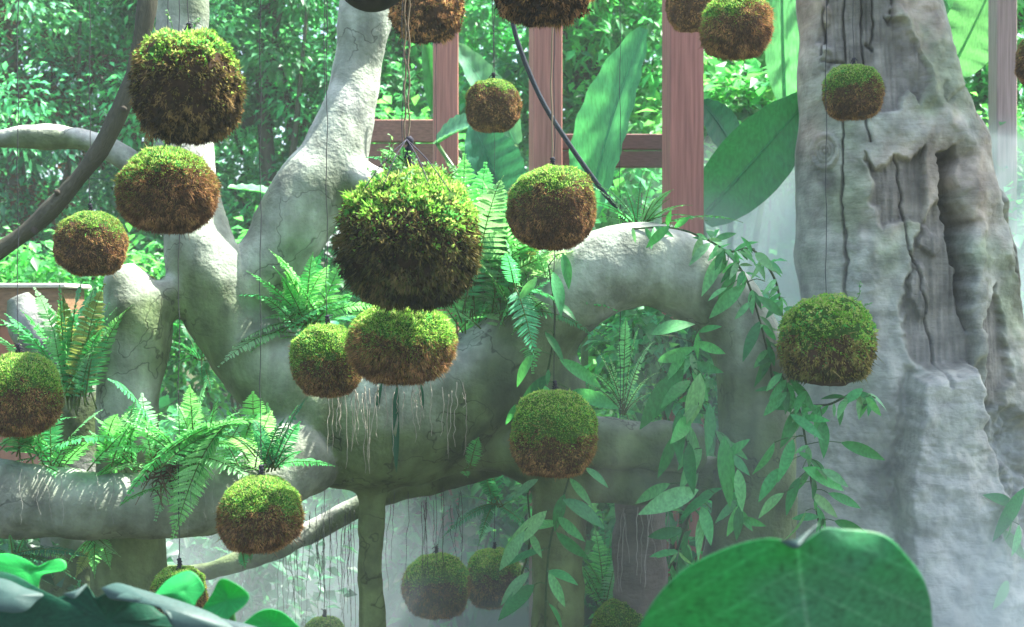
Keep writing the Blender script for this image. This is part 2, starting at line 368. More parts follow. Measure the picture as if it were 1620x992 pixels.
def rail(px0, px1, py, h, Y, label, col):
    a = W(px0, py, Y); b = W(px1, py, Y); c = (a + b) / 2
    t = thing('timber_rail', (c[0], Y, c[2]), label, 'rail', 'timber rails between the posts')
    g = G(); hh = h / F * Y
    V, f = box((0, 0, hh * .25), (b[0] - a[0], .06, hh * .48), 0); g.add(V, f, col); g.build('upper_plank', M_wood, t, False)
    g = G(); V, f = box((0, 0.01, -hh * .27), (b[0] - a[0], .06, hh * .5), 0); g.add(V, f, np.array(col) * .9); g.build('lower_plank', M_wood, t, False)
rail(560, 690, 226, 74, 9.5, 'reddish two plank timber rail left of the first post', (0.25, 0.12, 0.09))
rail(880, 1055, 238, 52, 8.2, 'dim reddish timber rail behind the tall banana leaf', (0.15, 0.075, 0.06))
t = thing('timber_planter', W(30, 520, 7.2) * np.array([1, 1, 0]), 'brown timber planter box with a pale top board at the left edge', 'planter')
z0 = W(0, 448, 7.2)[2]
g = G(); V, f = box((-.1, .25, z0 - .012), (.66, .5, .024), 0.03); g.add(V, f, (0.62, 0.58, 0.5)); g.build('top_board', M_wood, t, False)
g = G(); V, f = box((-.1, .25, z0 - .024 - .095), (.6, .44, .19), 0.03); g.add(V, f, (0.22, 0.13, 0.07)); g.build('upper_panel', M_wood, t, False)
g = G(); V, f = box((-.1, .26, (z0 - .22) / 2), (.58, .42, z0 - .222), 0.03); g.add(V, f, (0.28, 0.12, 0.07)); g.build('lower_panel', M_wood, t, False)

# ------------------------------------------------------------------ the sculpted (concrete) tree
def S(pts):  # (px,py,Y,r_px)
    a = np.array(pts, float); P = np.array([W(x, y, Y) for x, y, Y, _ in a]); return P, a[:, 3] / F * a[:, 2]
SK = {
 'upright_limb': [[(287, -90, 5.75, 40), (285, 40, 5.75, 40), (285, 160, 5.75, 42), (290, 270, 5.7, 46), (305, 350, 5.65, 47), (326, 430, 5.6, 55), (372, 520, 5.6, 60), (440, 598, 5.6, 70), (525, 655, 5.6, 105)]],
 'side_branch': [[(300, 330, 5.7, 30), (235, 285, 5.7, 25), (196, 248, 5.7, 21), (150, 226, 5.7, 19), (90, 216, 5.7, 19), (0, 220, 5.7, 17), (-90, 226, 5.7, 15)]],
 'leaning_limb': [[(592, -80, 5.9, 44), (580, 20, 5.85, 42), (566, 100, 5.85, 37), (556, 170, 5.8, 42), (530, 250, 5.75, 54), (485, 320, 5.7, 58), (445, 385, 5.7, 52), (410, 440, 5.66, 46), (392, 500, 5.62, 44)],
                  [(520, 270, 5.72, 36), (570, 285, 5.7, 34), (625, 330, 5.7, 36)]],
 'forked_stump': [[(186, 425, 5.5, 26), (212, 480, 5.5, 48), (216, 540, 5.5, 51), (202, 640, 5.5, 47), (202, 760, 5.5, 50), (204, 900, 5.5, 58), (204, 1290, 5.5, 62)],
                  [(222, 500, 5.5, 50), (262, 474, 5.52, 30), (315, 462, 5.58, 32)]],
 'trunk': [[(470, 640, 5.6, 74), (530, 670, 5.6, 98), (620, 665, 5.6, 108), (720, 625, 5.6, 95), (800, 575, 5.6, 76), (855, 520, 5.6, 66)],
           [(820, 560, 5.6, 74), (862, 590, 5.6, 54), (872, 660, 5.6, 52), (880, 740, 5.65, 46)],
           [(500, 700, 5.6, 60), (600, 730, 5.6, 48), (760, 700, 5.65, 45), (880, 740, 5.65, 46), (980, 762, 5.65, 28), (1140, 755, 5.65, 32)],
           [(872, 705, 5.6, 50), (950, 702, 5.5, 37), (1010, 704, 5.5, 35), (1110, 706, 5.55, 38)]],
 'arch': [[(815, 575, 5.6, 70), (855, 508, 5.56, 68), (908, 456, 5.52, 66), (966, 428, 5.5, 64), (1025, 421, 5.5, 63), (1085, 439, 5.5, 63), (1142, 480, 5.5, 62), (1180, 545, 5.5, 59), (1194, 635, 5.5, 57), (1196, 730, 5.52, 60), (1192, 830, 5.55, 64), (1185, 960, 5.6, 74), (1185, 1200, 5.6, 80)]],
 'support_post': [[(590, 700, 5.6, 26), (588, 800, 5.6, 21), (587, 900, 5.6, 20), (590, 1010, 5.6, 23), (590, 1290, 5.6, 26)],
                  [(885, 720, 5.65, 46), (885, 800, 5.65, 41), (884, 900, 5.65, 39), (884, 1010, 5.65, 42), (884, 1290, 5.65, 46)]],
 'fallen_log': [[(-90, 775, 5.1, 56), (20, 790, 5.1, 56), (120, 798, 5.1, 55), (230, 800, 5.15, 52), (320, 795, 5.2, 50), (400, 770, 5.3, 50), (480, 715, 5.45, 64)]],
 'thin_branch': [[(860, 700, 6.0, 26), (770, 735, 6.1, 22), (690, 758, 6.15, 19), (615, 780, 6.15, 17), (560, 805, 6.15, 17), (500, 838, 6.15, 17), (440, 866, 6.1, 17), (380, 888, 6.1, 18), (300, 908, 6.1, 16), (200, 905, 6.1, 14)]],
}
g = G(); segs = []
for nm, chains in SK.items():
    for ch in chains:
        P, r = S(ch); n = 10 * len(ch); P2 = catmull(P, n); r2 = np.interp(np.linspace(0, 1, n), np.linspace(0, 1, len(r)), r)
        if P2[0, 2] < P2[-1, 2] - 1e9: pass
        V, f = tube(P2, r2, 20); g.add(V, f); segs.append((nm, P2, r2))
raw = g.build('raw_tree', None)
md = raw.modifiers.new('r', 'REMESH'); md.mode = 'VOXEL'; md.voxel_size = 0.017
ms = raw.modifiers.new('s', 'SMOOTH'); ms.iterations = 9; ms.factor = 0.5
dg = bpy.context.evaluated_depsgraph_get(); me = bpy.data.meshes.new_from_object(raw.evaluated_get(dg))
nv = len(me.vertices); V = np.empty(nv * 3, np.float32); me.vertices.foreach_get('co', V); V = V.reshape(-1, 3).astype(float)
NN = np.empty(nv * 3, np.float32); me.vertex_normals.foreach_get('vector', NN); NN = NN.reshape(-1, 3).astype(float)
Fq = np.array([list(p.vertices) for p in me.polygons if len(p.vertices) == 4])
bpy.data.objects.remove(raw)
hh = 0.026 * fbm(V * np.array([3.2, 3.2, 2.2]), 3) + 0.005 * fbm(V * 14, 3) + 0.010 * (0.5 - np.abs(fbm(V * np.array([6, 6, 4]) + 5, 3))) * 2
V = V + NN * hh[:, None]
best = np.full(nv, 1e9); lab = np.zeros(nv, int); names = list(SK)
for nm, P2, r2 in segs:
    for k in range(0, len(P2), 2):
        d = np.linalg.norm(V - P2[k], axis=1) - r2[k]; mk = d < best; best[mk] = d[mk]; lab[mk] = names.index(nm)
lump = fbm(V * 2.1 + 3, 4); lum2 = fbm(V * 5.5 + 9, 4)
grey = np.array([0.31, 0.36, 0.285]); pale = np.array([0.50, 0.52, 0.46]); alg_shade = np.array([0.095, 0.145, 0.045]); dirt = np.array([0.045, 0.07, 0.035])
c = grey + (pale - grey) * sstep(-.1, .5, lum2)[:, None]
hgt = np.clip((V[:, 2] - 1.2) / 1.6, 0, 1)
am = sstep(-.15, .35, lump + 0.50 - 0.70 * hgt - 0.45 * np.clip(NN[:, 2], -0.3, 1)) * .9; c = c + (alg_shade - c) * am[:, None]  # algae blotches, plus shade of low and downward faces painted in green
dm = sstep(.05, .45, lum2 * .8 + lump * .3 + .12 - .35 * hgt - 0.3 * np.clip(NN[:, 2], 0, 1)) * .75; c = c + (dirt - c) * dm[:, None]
is_low = np.isin(lab, [names.index('support_post')]); lg = lab == names.index('fallen_log'); c[lg] = c[lg] * .6 + np.array([.34, .35, .33]) * .4 * (1 + .5 * lum2[lg])[:, None]; c[is_low] = c[is_low] * .75 + np.array([.16, .19, .06]) * .25
st = thing('sculpted_tree', (0.0, 5.6, 0), 'pale grey mossy driftwood style tree with forked limbs and a stone arch', 'tree')
flab = lab[Fq[:, 0]]
for i, nm in enumerate(names):
    fs = Fq[flab == i]
    if not len(fs): continue
    u, inv = np.unique(fs, return_inverse=True)
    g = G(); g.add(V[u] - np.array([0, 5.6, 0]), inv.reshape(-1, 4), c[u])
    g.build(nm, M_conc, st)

t = thing('grey_boulder', W(70, 1000, 5.9) * np.array([1, 1, 0]), 'weathered grey stone stub behind the cut off moss ball at far left', 'rock')
g = G(); P, r = S([(28, 470, 5.9, 18), (45, 505, 5.9, 36), (78, 545, 5.9, 40), (110, 600, 5.9, 42), (120, 700, 5.9, 48), (120, 900, 5.9, 55), (120, 1250, 5.9, 60)])
V, f = tube(catmull(P, 60) - np.array(t.location), np.interp(np.linspace(0, 1, 60), np.linspace(0, 1, 7), r), 28, rough=.16, nf=7); q_ = V + np.array(t.location); mo = sstep(-.15, .3, fbm(q_ * 4, 4) + .35 * (1.75 - q_[:, 2]))[:, None]; g.add(V, f, np.array((0.27, 0.29, 0.27)) * (1 - mo) + np.array((.07, .11, .04)) * mo); g.build('stone', M_conc, t)

# ------------------------------------------------------------------ giant hollow trunk
YT = 7.0
prof = np.array([(-160, 1272, 1470), (-60, 1268, 1480), (0, 1265, 1490), (100, 1267, 1513), (200, 1268, 1548), (300, 1262, 1570), (350, 1256, 1584), (400, 1258, 1598), (450, 1268, 1603), (500, 1272, 1607), (600, 1258, 1612), (700, 1248, 1620), (800, 1238, 1632), (900, 1230, 1645), (1000, 1222, 1665), (1130, 1205, 1700)], float)
rows = np.arange(-160, 1126, 2.6); uf = np.linspace(0, 1, 250); ub = np.linspace(0, 1, 60)[1:-1]
Lx = np.interp(rows, prof[:, 0], prof[:, 1]); Rx = np.interp(rows, prof[:, 0], prof[:, 2])
Lx = Lx + 5 * vnoise(np.stack([rows / 60, 0 * rows, 0 * rows], 1)); Rx = Rx + 7 * vnoise(np.stack([rows / 45, 0 * rows + 5, 0 * rows], 1))
cx = (1 - np.cos(np.pi * (uf * .94 + .03))) / 2; cx = (cx - cx[0]) / (cx[-1] - cx[0]); cx = 0.5 * cx + 0.5 * uf
PX = Lx[:, None] + (Rx - Lx)[:, None] * cx[None]; PY = np.broadcast_to(rows[:, None], PX.shape)
s = 2 * cx - 1; dep = np.sqrt(np.clip(1 - np.abs(s) ** 2.3, 0, 1))
half = (Rx - Lx) / 2 / F * YT
q = np.stack([PX.ravel(), PY.ravel()], 1)
def n2(sx, sy, o=4, off=0): return fbm(np.stack([q[:, 0] * sx + off, q[:, 1] * sy + off, 0 * q[:, 0] + off], 1), o)
qw = q + np.stack([n2(.03, .03, 3, 3), n2(.03, .03, 3, 8)], 1) * 13 + np.stack([n2(.12, .12, 2, 13), n2(.12, .12, 2, 18)], 1) * 4
def seg_d(qq, a, b):
    a = np.array(a, float); b = np.array(b, float); ab = b - a; tt = np.clip(((qq - a) @ ab) / (ab @ ab), 0, 1); return np.linalg.norm(qq - a - tt[:, None] * ab, axis=1)
def poly_sd(qq, pts):
    d = np.full(len(qq), 1e9); ins = np.zeros(len(qq), bool); n = len(pts)
    for i in range(n):
        a, b = pts[i], pts[(i + 1) % n]; d = np.minimum(d, seg_d(qq, a, b))
        cnd = ((a[1] > qq[:, 1]) != (b[1] > qq[:, 1]))
        xi = (b[0] - a[0]) * (qq[:, 1] - a[1]) / ((b[1] - a[1]) if b[1] != a[1] else 1e-9) + a[0]
        ins ^= cnd & (qq[:, 0] < xi)
    return np.where(ins, -d, d)
def line_d(qq, pts): return np.min([seg_d(qq, pts[i], pts[i + 1]) for i in range(len(pts) - 1)], axis=0)
rip = n2(.018, .13, 3, 30)
h = 0.035 * n2(.009, .006, 3, 1) + 0.018 * n2(.03, .022, 4, 2) + 0.004 * n2(.11, .09, 3, 4) + 0.0035 * rip + .03 * n2(.02, .004, 3, 77)
wood = np.zeros(len(q))
A = [(1291, -170), (1405, -170), (1390, 30), (1377, 55), (1397, 62), (1410, 85), (1425, 115), (1425, 150), (1413, 187), (1400, 165), (1382, 192), (1330, 187), (1302, 176), (1290, 160), (1300, 110), (1281, 117), (1290, 50)]
B = [(1338, 258), (1350, 282), (1368, 272), (1384, 257), (1398, 264), (1422, 246), (1422, 300), (1420, 362), (1397, 352), (1362, 367), (1345, 330)]
Cc = [(1385, 445), (1400, 405), (1412, 368), (1440, 330), (1472, 338), (1481, 440), (1479, 578), (1420, 582), (1390, 562), (1380, 495)]
D_ = [(1500, 505), (1530, 450), (1545, 600), (1500, 640)]
E = [(1492, 620), (1545, 630), (1575, 700), (1592, 760), (1590, 1130), (1548, 1130), (1540, 900), (1512, 760)]
grain = n2(.32, .018, 3, 50); 
for pts, dp in ((A, .042), (B, .04), (Cc, .032), (D_, .025)):
    mkk = 1 - sstep(-4, 2.5, poly_sd(qw, pts)); h -= mkk * dp; lip = np.exp(-(np.clip(poly_sd(qw, pts), 0, 99) / 10) ** 2) * (1 - mkk) * .010; h += lip; wood = np.maximum(wood, mkk)
h = h * (1 - .5 * wood) + wood * (0.012 * grain - .02)
ov = 1 - sstep(.75, 1.0, np.hypot((qw[:, 0] - 1405) / 17, (qw[:, 1] - 462) / 46)); h += ov * .05
ov = 1 - sstep(.7, 1.0, np.hypot((qw[:, 0] - 1424) / 13, (qw[:, 1] - 385) / 24)); h += ov * .04
H = [(1446, 255), (1455, 247), (1466, 290), (1477, 350), (1480, 430), (1478, 530), (1469, 500), (1460, 430), (1452, 370), (1445, 310)]
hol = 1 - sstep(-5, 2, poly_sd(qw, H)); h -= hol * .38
mke = 1 - sstep(-8, 4, poly_sd(qw, E)); h += mke * (-.06 + .035 * np.abs(n2(.06, .05, 4, 70)) * 2)
for pts, wd, a in (([(1400, 60), (1432, 170), (1492, 260), (1492, 420), (1490, 600)], 16, .05), ([(1430, -160), (1450, 40), (1500, 200), (1545, 400)], 22, .035), ([(1275, 200), (1270, 350), (1290, 480), (1320, 600)], 16, .02), ([(1560, 330), (1580, 480), (1560, 640), (1590, 800)], 20, .05), ([(1355, 205), (1400, 230), (1440, 225)], 14, .015), ([(1330, 400), (1340, 520), (1370, 640)], 22, .03)):
    h += a * np.exp(-(line_d(qw, pts) / wd) ** 2)
for pts, wd, a in (([(1495, 40), (1520, 180), (1548, 320), (1580, 470)], 6, .06), ([(1458, 150), (1452, 180), (1500, 150)], 3, .02), ([(1548, 300), (1572, 400)], 5, .05), ([(1600, 470), (1596, 560)], 6, .03)):
    h -= a * np.exp(-(line_d(qw, pts) / wd) ** 2)
K = [(1388, 620), (1393, 590), (1412, 578), (1470, 567), (1486, 600), (1489, 660), (1502, 730), (1530, 800), (1548, 1000), (1555, 1140), (1375, 1140), (1370, 760)]
sdk = poly_sd(q + (qw - q) * .6, K); mk = 1 - sstep(-16, 2, sdk); h = h * (1 - .3 * mk) + mk * (.21 + .02 * n2(.03, .05, 4, 90))
low = sstep(540, 700, q[:, 1]); h += low * (.035 * n2(.035, .03, 4, 150) + .015 * np.abs(n2(.09, .07, 3, 160)))
h -= .09 * np.exp(-(line_d(qw, [(1489, 575), (1493, 660), (1507, 730), (1536, 800), (1553, 1000), (1560, 1140)]) / 9) ** 2)
h -= .05 * np.exp(-(line_d(qw, [(1388, 585), (1380, 640), (1366, 760), (1372, 1000)]) / 9) ** 2)
cr = np.zeros(len(q))
q3 = q + np.stack([n2(.05, .05, 3, 3), 0 * q[:, 0]], 1) * 5
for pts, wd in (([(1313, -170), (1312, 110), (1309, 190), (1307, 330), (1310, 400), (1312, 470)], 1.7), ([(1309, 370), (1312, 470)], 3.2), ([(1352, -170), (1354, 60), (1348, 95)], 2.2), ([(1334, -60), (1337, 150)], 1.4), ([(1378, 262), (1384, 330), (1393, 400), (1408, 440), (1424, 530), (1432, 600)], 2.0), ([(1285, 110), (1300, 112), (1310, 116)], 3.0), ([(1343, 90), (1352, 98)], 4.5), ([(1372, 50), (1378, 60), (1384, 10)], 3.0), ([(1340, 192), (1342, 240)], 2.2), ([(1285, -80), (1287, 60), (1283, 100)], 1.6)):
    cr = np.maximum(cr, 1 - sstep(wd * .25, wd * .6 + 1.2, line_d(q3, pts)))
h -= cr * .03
kn = np.hypot((q[:, 0] - 1287) / 15, (q[:, 1] - 250) / 25); h += np.where(kn < 1.15, .012 * np.sin(kn * 24) * (1.15 - kn) + .02 * np.exp(-((kn - 1) / .15) ** 2), 0)
gsc = np.array([0.355, 0.36, 0.295]); br = np.array([0.42, 0.335, 0.255]); gn = np.array([0.22, 0.27, 0.165]); wd_c = np.array([0.20, 0.18, 0.15])
c = np.tile(gsc, (len(q), 1)); a1 = sstep(.05, .5, n2(.012, .006, 4, 101))[:, None]; c = c + (br - c) * a1 * .8
a2 = sstep(.05, .45, n2(.016, .012, 4, 111))[:, None]; c = c + (gn - c) * a2 * .75
c = c + (wd_c * (1 + .3 * grain[:, None]) - c) * wood[:, None] * .85
c = c * (1 + .18 * rip[:, None] + .42 * n2(.05, .05, 5, 140)[:, None]) * (1 - .45 * sstep(.12, .5, n2(.02, .011, 4, 170)))[:, None]; c = c + (np.array([.05, .045, .04]) - c) * np.clip(cr * .6 + hol * .75, 0, 1)[:, None]  # occlusion inside cracks and hollow is painted in as near-black
c = c + (np.array([.24, .26, .25]) * (1 + .5 * n2(.15, .12, 3, 120)[:, None]) - c) * mke[:, None] * .7
c = c + (np.array([.43, .43, .39]) * (1 + .3 * n2(.03, .03, 4, 131)[:, None]) - c) * mk[:, None] * .6
edge = sstep(0, .12, np.minimum(cx, 1 - cx))[None].repeat(len(rows), 0).ravel()
nx_ = np.broadcast_to(s[None], PX.shape).ravel(); h = h * (0.25 + .75 * edge)
dd = np.broadcast_to(dep[None], PX.shape) * half[:, None] * .95
Xw = (PX - 810) / F * YT + (nx_ * h * .6).reshape(PX.shape); Yw = YT - dd - h.reshape(PX.shape); Zw = CZ + (496 - PY) / F * YT
base = np.array([(1450 - 810) / F * YT, YT, 0])
gf = np.stack([Xw, Yw, Zw], -1)
th = np.pi * ub; bxp = (Rx[:, None] + (Lx - Rx)[:, None] * ((1 - np.cos(th)) / 2)[None]); bd = np.sin(th)[None] * half[:, None] * .9
bn = fbm(np.stack([bxp.ravel() * .02, np.repeat(rows, len(ub)) * .012, 0 * bxp.ravel() + 40], 1), 4).reshape(bxp.shape) * .05
gb = np.stack([(bxp - 810) / F * YT, YT + bd + bn, np.broadcast_to(CZ + (496 - rows[:, None]) / F * YT, bxp.shape)], -1)
GV = np.concatenate([gf, gb], 1); m_, k_ = GV.shape[:2]; idx = np.arange(m_ * k_).reshape(m_, k_); nx2 = np.roll(idx, -1, 1)
cc = np.concatenate([c.reshape(m_, -1, 3), np.broadcast_to(gsc, (m_, len(ub), 3))], 1).reshape(-1, 3)
bt = thing('giant_hollow_trunk', base, 'huge weathered grey hollow tree trunk with peeling bark and long cracks', 'tree')
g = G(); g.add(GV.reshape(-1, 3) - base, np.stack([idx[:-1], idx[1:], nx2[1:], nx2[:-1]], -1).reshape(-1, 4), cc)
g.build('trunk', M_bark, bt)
cen = np.array([4.0, 7.2, 6.4]) - base + unit(rng.normal(0, 1, (190, 3))) * (rng.random((190, 1)) ** .5) * np.array([1.65, 1.7, .75])  # unseen leaf crown, added above the view to shade trunk, arch and mist
g = G(); V, f, cc = clump_leaves(cen, 60, .22, .15, MD, Wr=.6); g.add(V, f, cc)
for i in range(12):
    a_ = np.array([rng.normal(-.1, .15), rng.normal(0, .12), 4.0]); b_ = cen[rng.integers(len(cen))]
    V, f = tube(catmull([a_, (a_ + b_) / 2 + np.array([0, 0, .25]), b_], 10), np.linspace(.16, .02, 10), 8); g.add(V, f, (.2, .2, .19))
g.build('crown', M_leaf, bt)

# ------------------------------------------------------------------ dark bent branch, hose
t = thing('bent_branch', W(130, 280, 4.7), 'dark smooth bent branch sweeping down across the upper left', 'branch')
g = G(); P = catmull([W(255, -330, 4.7), W(246, -120, 4.7), W(234, 0, 4.7), W(210, 120, 4.7), W(165, 225, 4.7), (W(100, 310, 4.7)), W(30, 375, 4.7), W(-60, 430, 4.7), W(-170, 480, 4.7)], 90)
V, f = tube(P - np.array(t.location), 0.030 + .002 * np.sin(np.linspace(0, 30, 90)), 14, rough=.18, nf=14); g.add(V, f, (0.075, 0.075, 0.05)); g.build('stem', M_dark, t)
for (x, y, dx, dy) in ((190, 170, 9, 3), (52, 360, 5, 9), (94, 308, -6, -6)):
    g = G(); a = W(x, y, 4.69); b = W(x + dx, y + dy, 4.66); V, f = tube(catmull([a, b], 4) - np.array(t.location), [.014, .012, .01, .006], 8); g.add(V, f, (0.09, 0.08, 0.06)); g.build('twig_stub', M_dark, t)
t = thing('black_hose', W(890, 180, 5.9), 'black rubber hose slanting down in front of the peeling red post', 'hose')
g = G(); P = catmull([W(770, -160, 5.9), W(806, 10, 5.9), W(822, 75, 5.9), W(858, 160, 5.9), W(905, 235, 5.9), W(950, 298, 5.95), W(985, 345, 6.05), W(1005, 420, 6.2)], 60)
V, f = tube(P - np.array(t.location), .0105, 10); g.add(V, f, (0.022, 0.03, 0.04)); g.build('hose_line', M_cord, t)

# ------------------------------------------------------------------ moss balls
def moss_ball(cx, cy, rx, ry, Y, label, thr=0.15, nb=None, coarse=False, tilt=(0, 0), knot=True, dark=1.0, bare=0.0, cord='wire', sprig=0, top=-700, mossy=1.0, fl=1.0, olive=0.0):
    c0 = W(cx, cy, Y); a = rx / F * Y; b = ry / F * Y; sd = rng.random(3) * 50
    t = thing('moss_ball', c0, label, 'moss ball', 'moss balls hanging on cords')
    def surf(d):
        pw = 2.25; q = (np.abs(d) ** pw).sum(1) ** (-1 / pw)
        k = 1 + 0.10 * fbm(d * 1.7 + sd, 2) + .045 * fbm(d * 5 + sd, 2) + .02 * fbm(d * 13 + sd, 2)
        p = d * (q * k)[:, None]; p = p / 1.04
        p[:, 2] = np.where(p[:, 2] < -.8, -.8 + (p[:, 2] + .8) * .6, p[:, 2])
        return p * np.array([a, a, b * 1.03])
    def green(d): return d[:, 2] + 0.36 * fbm(d * 2.6 + sd + 7, 3) + 0.22 * fbm(d * 8 + sd, 2) + tilt[0] * d[:, 0] + tilt[1] * d[:, 1] - thr
    nu, nvv = 64, 40
    th = np.linspace(0, 2 * np.pi, nu, endpoint=False); ph = np.linspace(.02, np.pi - .02, nvv)
    d = np.stack([np.sin(ph)[:, None] * np.cos(th)[None], np.sin(ph)[:, None] * np.sin(th)[None], np.cos(ph)[:, None] * np.ones(nu)[None]], -1).reshape(-1, 3)
    P = surf(d) * .985; idx = np.arange(nu * nvv).reshape(nvv, nu); n2_ = np.roll(idx, -1, 1)
    Fq = np.stack([idx[:-1], idx[1:], n2_[1:], n2_[:-1]], -1).reshape(-1, 4)
    Fq = np.concatenate([Fq]); gm = green(d); fg = gm[Fq].mean(1) > 0
    BRN = np.array([[.22, .105, .042], [.13, .062, .027], [.33, .17, .07], [.25, .15, .055]]) * dark
    OLV = np.array([[.17, .15, .035], [.22, .18, .045]]) * dark
    GRN = np.array([[.15, .42, .05], [.25, .52, .07], [.38, .56, .12], [.12, .45, .09]])
    GLD = np.array([[.42, .50, .15], [.50, .54, .22]])
    BRN = BRN * (1 - olive) + olive * np.array([[.10, .135, .025], [.17, .17, .045], [.07, .105, .022], [.24, .19, .065]]) * dark
    gb, gt = G(), G()
    gb.add(P, Fq[~fg], (.05 * dark, .028 * dark, .014 * dark)); gt.add(P, Fq[fg], (.05, .14, .02))
    n = int(((nb or 21000 * (max(rx, ry) / 60) ** 1.3)) )
    if coarse:
        n = int(n * 1.5); nt_ = n // 14; dc = unit(rng.normal(0, 1, (nt_, 3))); dirs = unit(dc[:, None] + rng.normal(0, .55, (nt_, 14, 3))).reshape(-1, 3)
        d = unit(np.repeat(dc, 14, 0) + rng.normal(0, .035, (nt_ * 14, 3))); lenk = np.repeat(.45 + .6 * rng.random(nt_), 14); tone = np.repeat(rng.random(nt_), 14)
    else:
        d = unit(rng.normal(0, 1, (n, 3))); dirs = d + rng.normal(0, .5, d.shape); lenk = np.ones(len(d)); tone = rng.random(len(d))
    n = len(d); P = surf(d) * .985
    if coarse: P = P * (1 + np.repeat(np.clip(rng.normal(.0, .035, n // 14), -.05, .09), 14)[:, None] + .05 * fbm(d * 6 + sd, 2)[:, None])
    gm = green(d) + rng.normal(0, .21, n)
    cl = fbm(d * 11 + sd, 2); cl2 = fbm(d * 4 + sd, 2)
    isg = gm > 0
    if bare > 0: keep = ~((d[:, 2] < -1 + bare) & (~isg)); 
    else: keep = np.ones(n, bool)
    L = np.where(isg, .044, .078) * a * lenk * (.6 + .8 * rng.random(n)) * (1 + .8 * cl) * fl * (1.35 if coarse else 1)
    L = np.where(isg, L * mossy, L) * np.where(rng.random(n) < .012, 2.3, 1.0)
    D = np.where(isg[:, None], dirs + np.array([0, 0, .25]), dirs * .8 + np.array([0, 0, -.55])); D = unit(D)
    wdt = np.where(isg, .012, .0075) * (.2 / max(a, .1)) ** .5 * a * (.7 + .6 * rng.random(n)) * (2.0 if coarse else 1)
    T = unit(np.cross(D, rng.normal(0, 1, (n, 3)))) * wdt[:, None]
    V = np.stack([P - T, P + T, P + D * L[:, None]], 1)
    k = np.clip(tone * .7 + cl2 * .5 + .15, 0, .999)
    if coarse: BRN = BRN * np.array([[.5], [.28], [1.15], [.8]])
    col_g = GRN[(k * 4).astype(int)] * (.75 + .5 * rng.random((n, 1))); gd = rng.random(n) < np.clip(.25 + .5 * (d[:, 2] - .75), 0.05, .6); col_g[gd] = GLD[rng.integers(0, 2, gd.sum())]
    col_b = BRN[(k * 4).astype(int)] * (.55 + .9 * sstep(-.35, .45, cl2 + .5 * cl))[:, None] * (.7 + .6 * rng.random((n, 1))); od = (rng.random(n) < np.clip(.72 + gm * .85, 0, .8)); col_b[od] = OLV[rng.integers(0, 2, od.sum())]
    for gg, mk, cc in ((gt, isg & keep, col_g), (gb, ~isg & keep, col_b)):
        m = int(mk.sum())
        if m: gg.add(V[mk].reshape(-1, 3), np.arange(m * 3).reshape(-1, 3), np.repeat(cc[mk], 3, 0))
    gb.build('fibre_body', M_fib, t, False); gt.build('moss_cap', M_moss, t, False)
    # cord and knot
    zt = surf(np.array([[0, 0, 1.0]]))[0, 2]; ht = (cy - top) / F * Y
    g = G()
    if cord == 'rope':
        for k_ in (-1, 1):
            zz_ = np.linspace(zt + .085, ht, 60); x_ = k_ * .0055 + .003 * np.sin(zz_ * 55 + k_); V, f = tube(np.stack([x_ - .006, .004 * np.cos(zz_ * 55 + k_), zz_], 1), .0027, 6); g.add(V, f, (.16, .125, .08))
        g.build('rope', M_cord, t)
        g = G()
        for ex in (-1.05, -.5, .55, 1.1):
            a0 = np.array([-.006, -.01, zt + .1]); e = surf(unit(np.array([[ex * .55, -.55, .62]])))[0] * 1.03
            V, f = tube(catmull([a0, (a0 + e) / 2 + np.array([0, -.01, .012]), e], 12), .0016, 5); g.add(V, f, (.03, .03, .045))
        g.build('tie_wire', M_cord, t)
    else:
        zz_ = np.linspace(zt - .01, ht, 50); ph_ = rng.random() * 6
        V, f = tube(np.stack([.0022 * np.sin(zz_ * 17 + ph_) + .0012 * np.sin(zz_ * 41), .002 * np.cos(zz_ * 14), zz_], 1), .0015 if cord == 'wire' else .003, 5); g.add(V, f, (.04, .042, .045) if cord == 'wire' else (.22, .17, .11)); g.build('cord', M_cord, t)
    if knot:
        g = G(); big = cord == 'rope'; hk = .11 if big else .034
        zz_ = np.linspace(-.008, hk, 14); V, f = tube(np.stack([.003 * np.sin(zz_ * 90), .003 * np.cos(zz_ * 80), zt + zz_], 1), (.0105 if big else .0075) * (1 + .35 * np.sin(np.arange(14) * 2.3)), 8); g.add(V, f, (.02, .02, .032))
        for i in range(8 if big else 4):
            z1 = zt + rng.random() * hk; dv = rng.normal(0, 1, 3); dv = dv / np.linalg.norm(dv); p0 = np.array([0, 0, z1])
            V, f = tube(catmull([p0, p0 + dv * .012, p0 + dv * .022 + np.array([0, 0, -.006])], 5), .0018, 4); g.add(V, f, (.02, .02, .03))
        g.build('knot', M_cord, t)
    if sprig:
        for i in range(sprig):
            g = G()
            dv = unit(np.array([[rng.normal(0, .45), -abs(rng.normal(.1, .35)), 1.0]]))[0]; p0 = surf(dv[None])[0]; hh_ = a * (.18 + .22 * rng.random())
            pth = catmull([p0, p0 + dv * hh_ * .5 + rng.normal(0, .008, 3), p0 + dv * hh_ + rng.normal(0, .02, 3)], 7)
            V, f = tube(pth, .0012, 4); g.add(V, f, (.10, .22, .07))
            m = 12; pp = pth[rng.integers(2, 7, m)]; dd_ = rng.normal(0, 1, (m, 3)) + dv * .4
            V, f, kk = leaves(pp, dd_, rng.normal(0, .4, (m, 3)) + np.array([0, -.6, .8]), a * .075, a * .04, 2); g.add(V, f, np.repeat(pick(m, [(.12, .32, .12), (.18, .38, .16)]), kk, 0))
            g.build('sprout', M_fern, t)
    return t

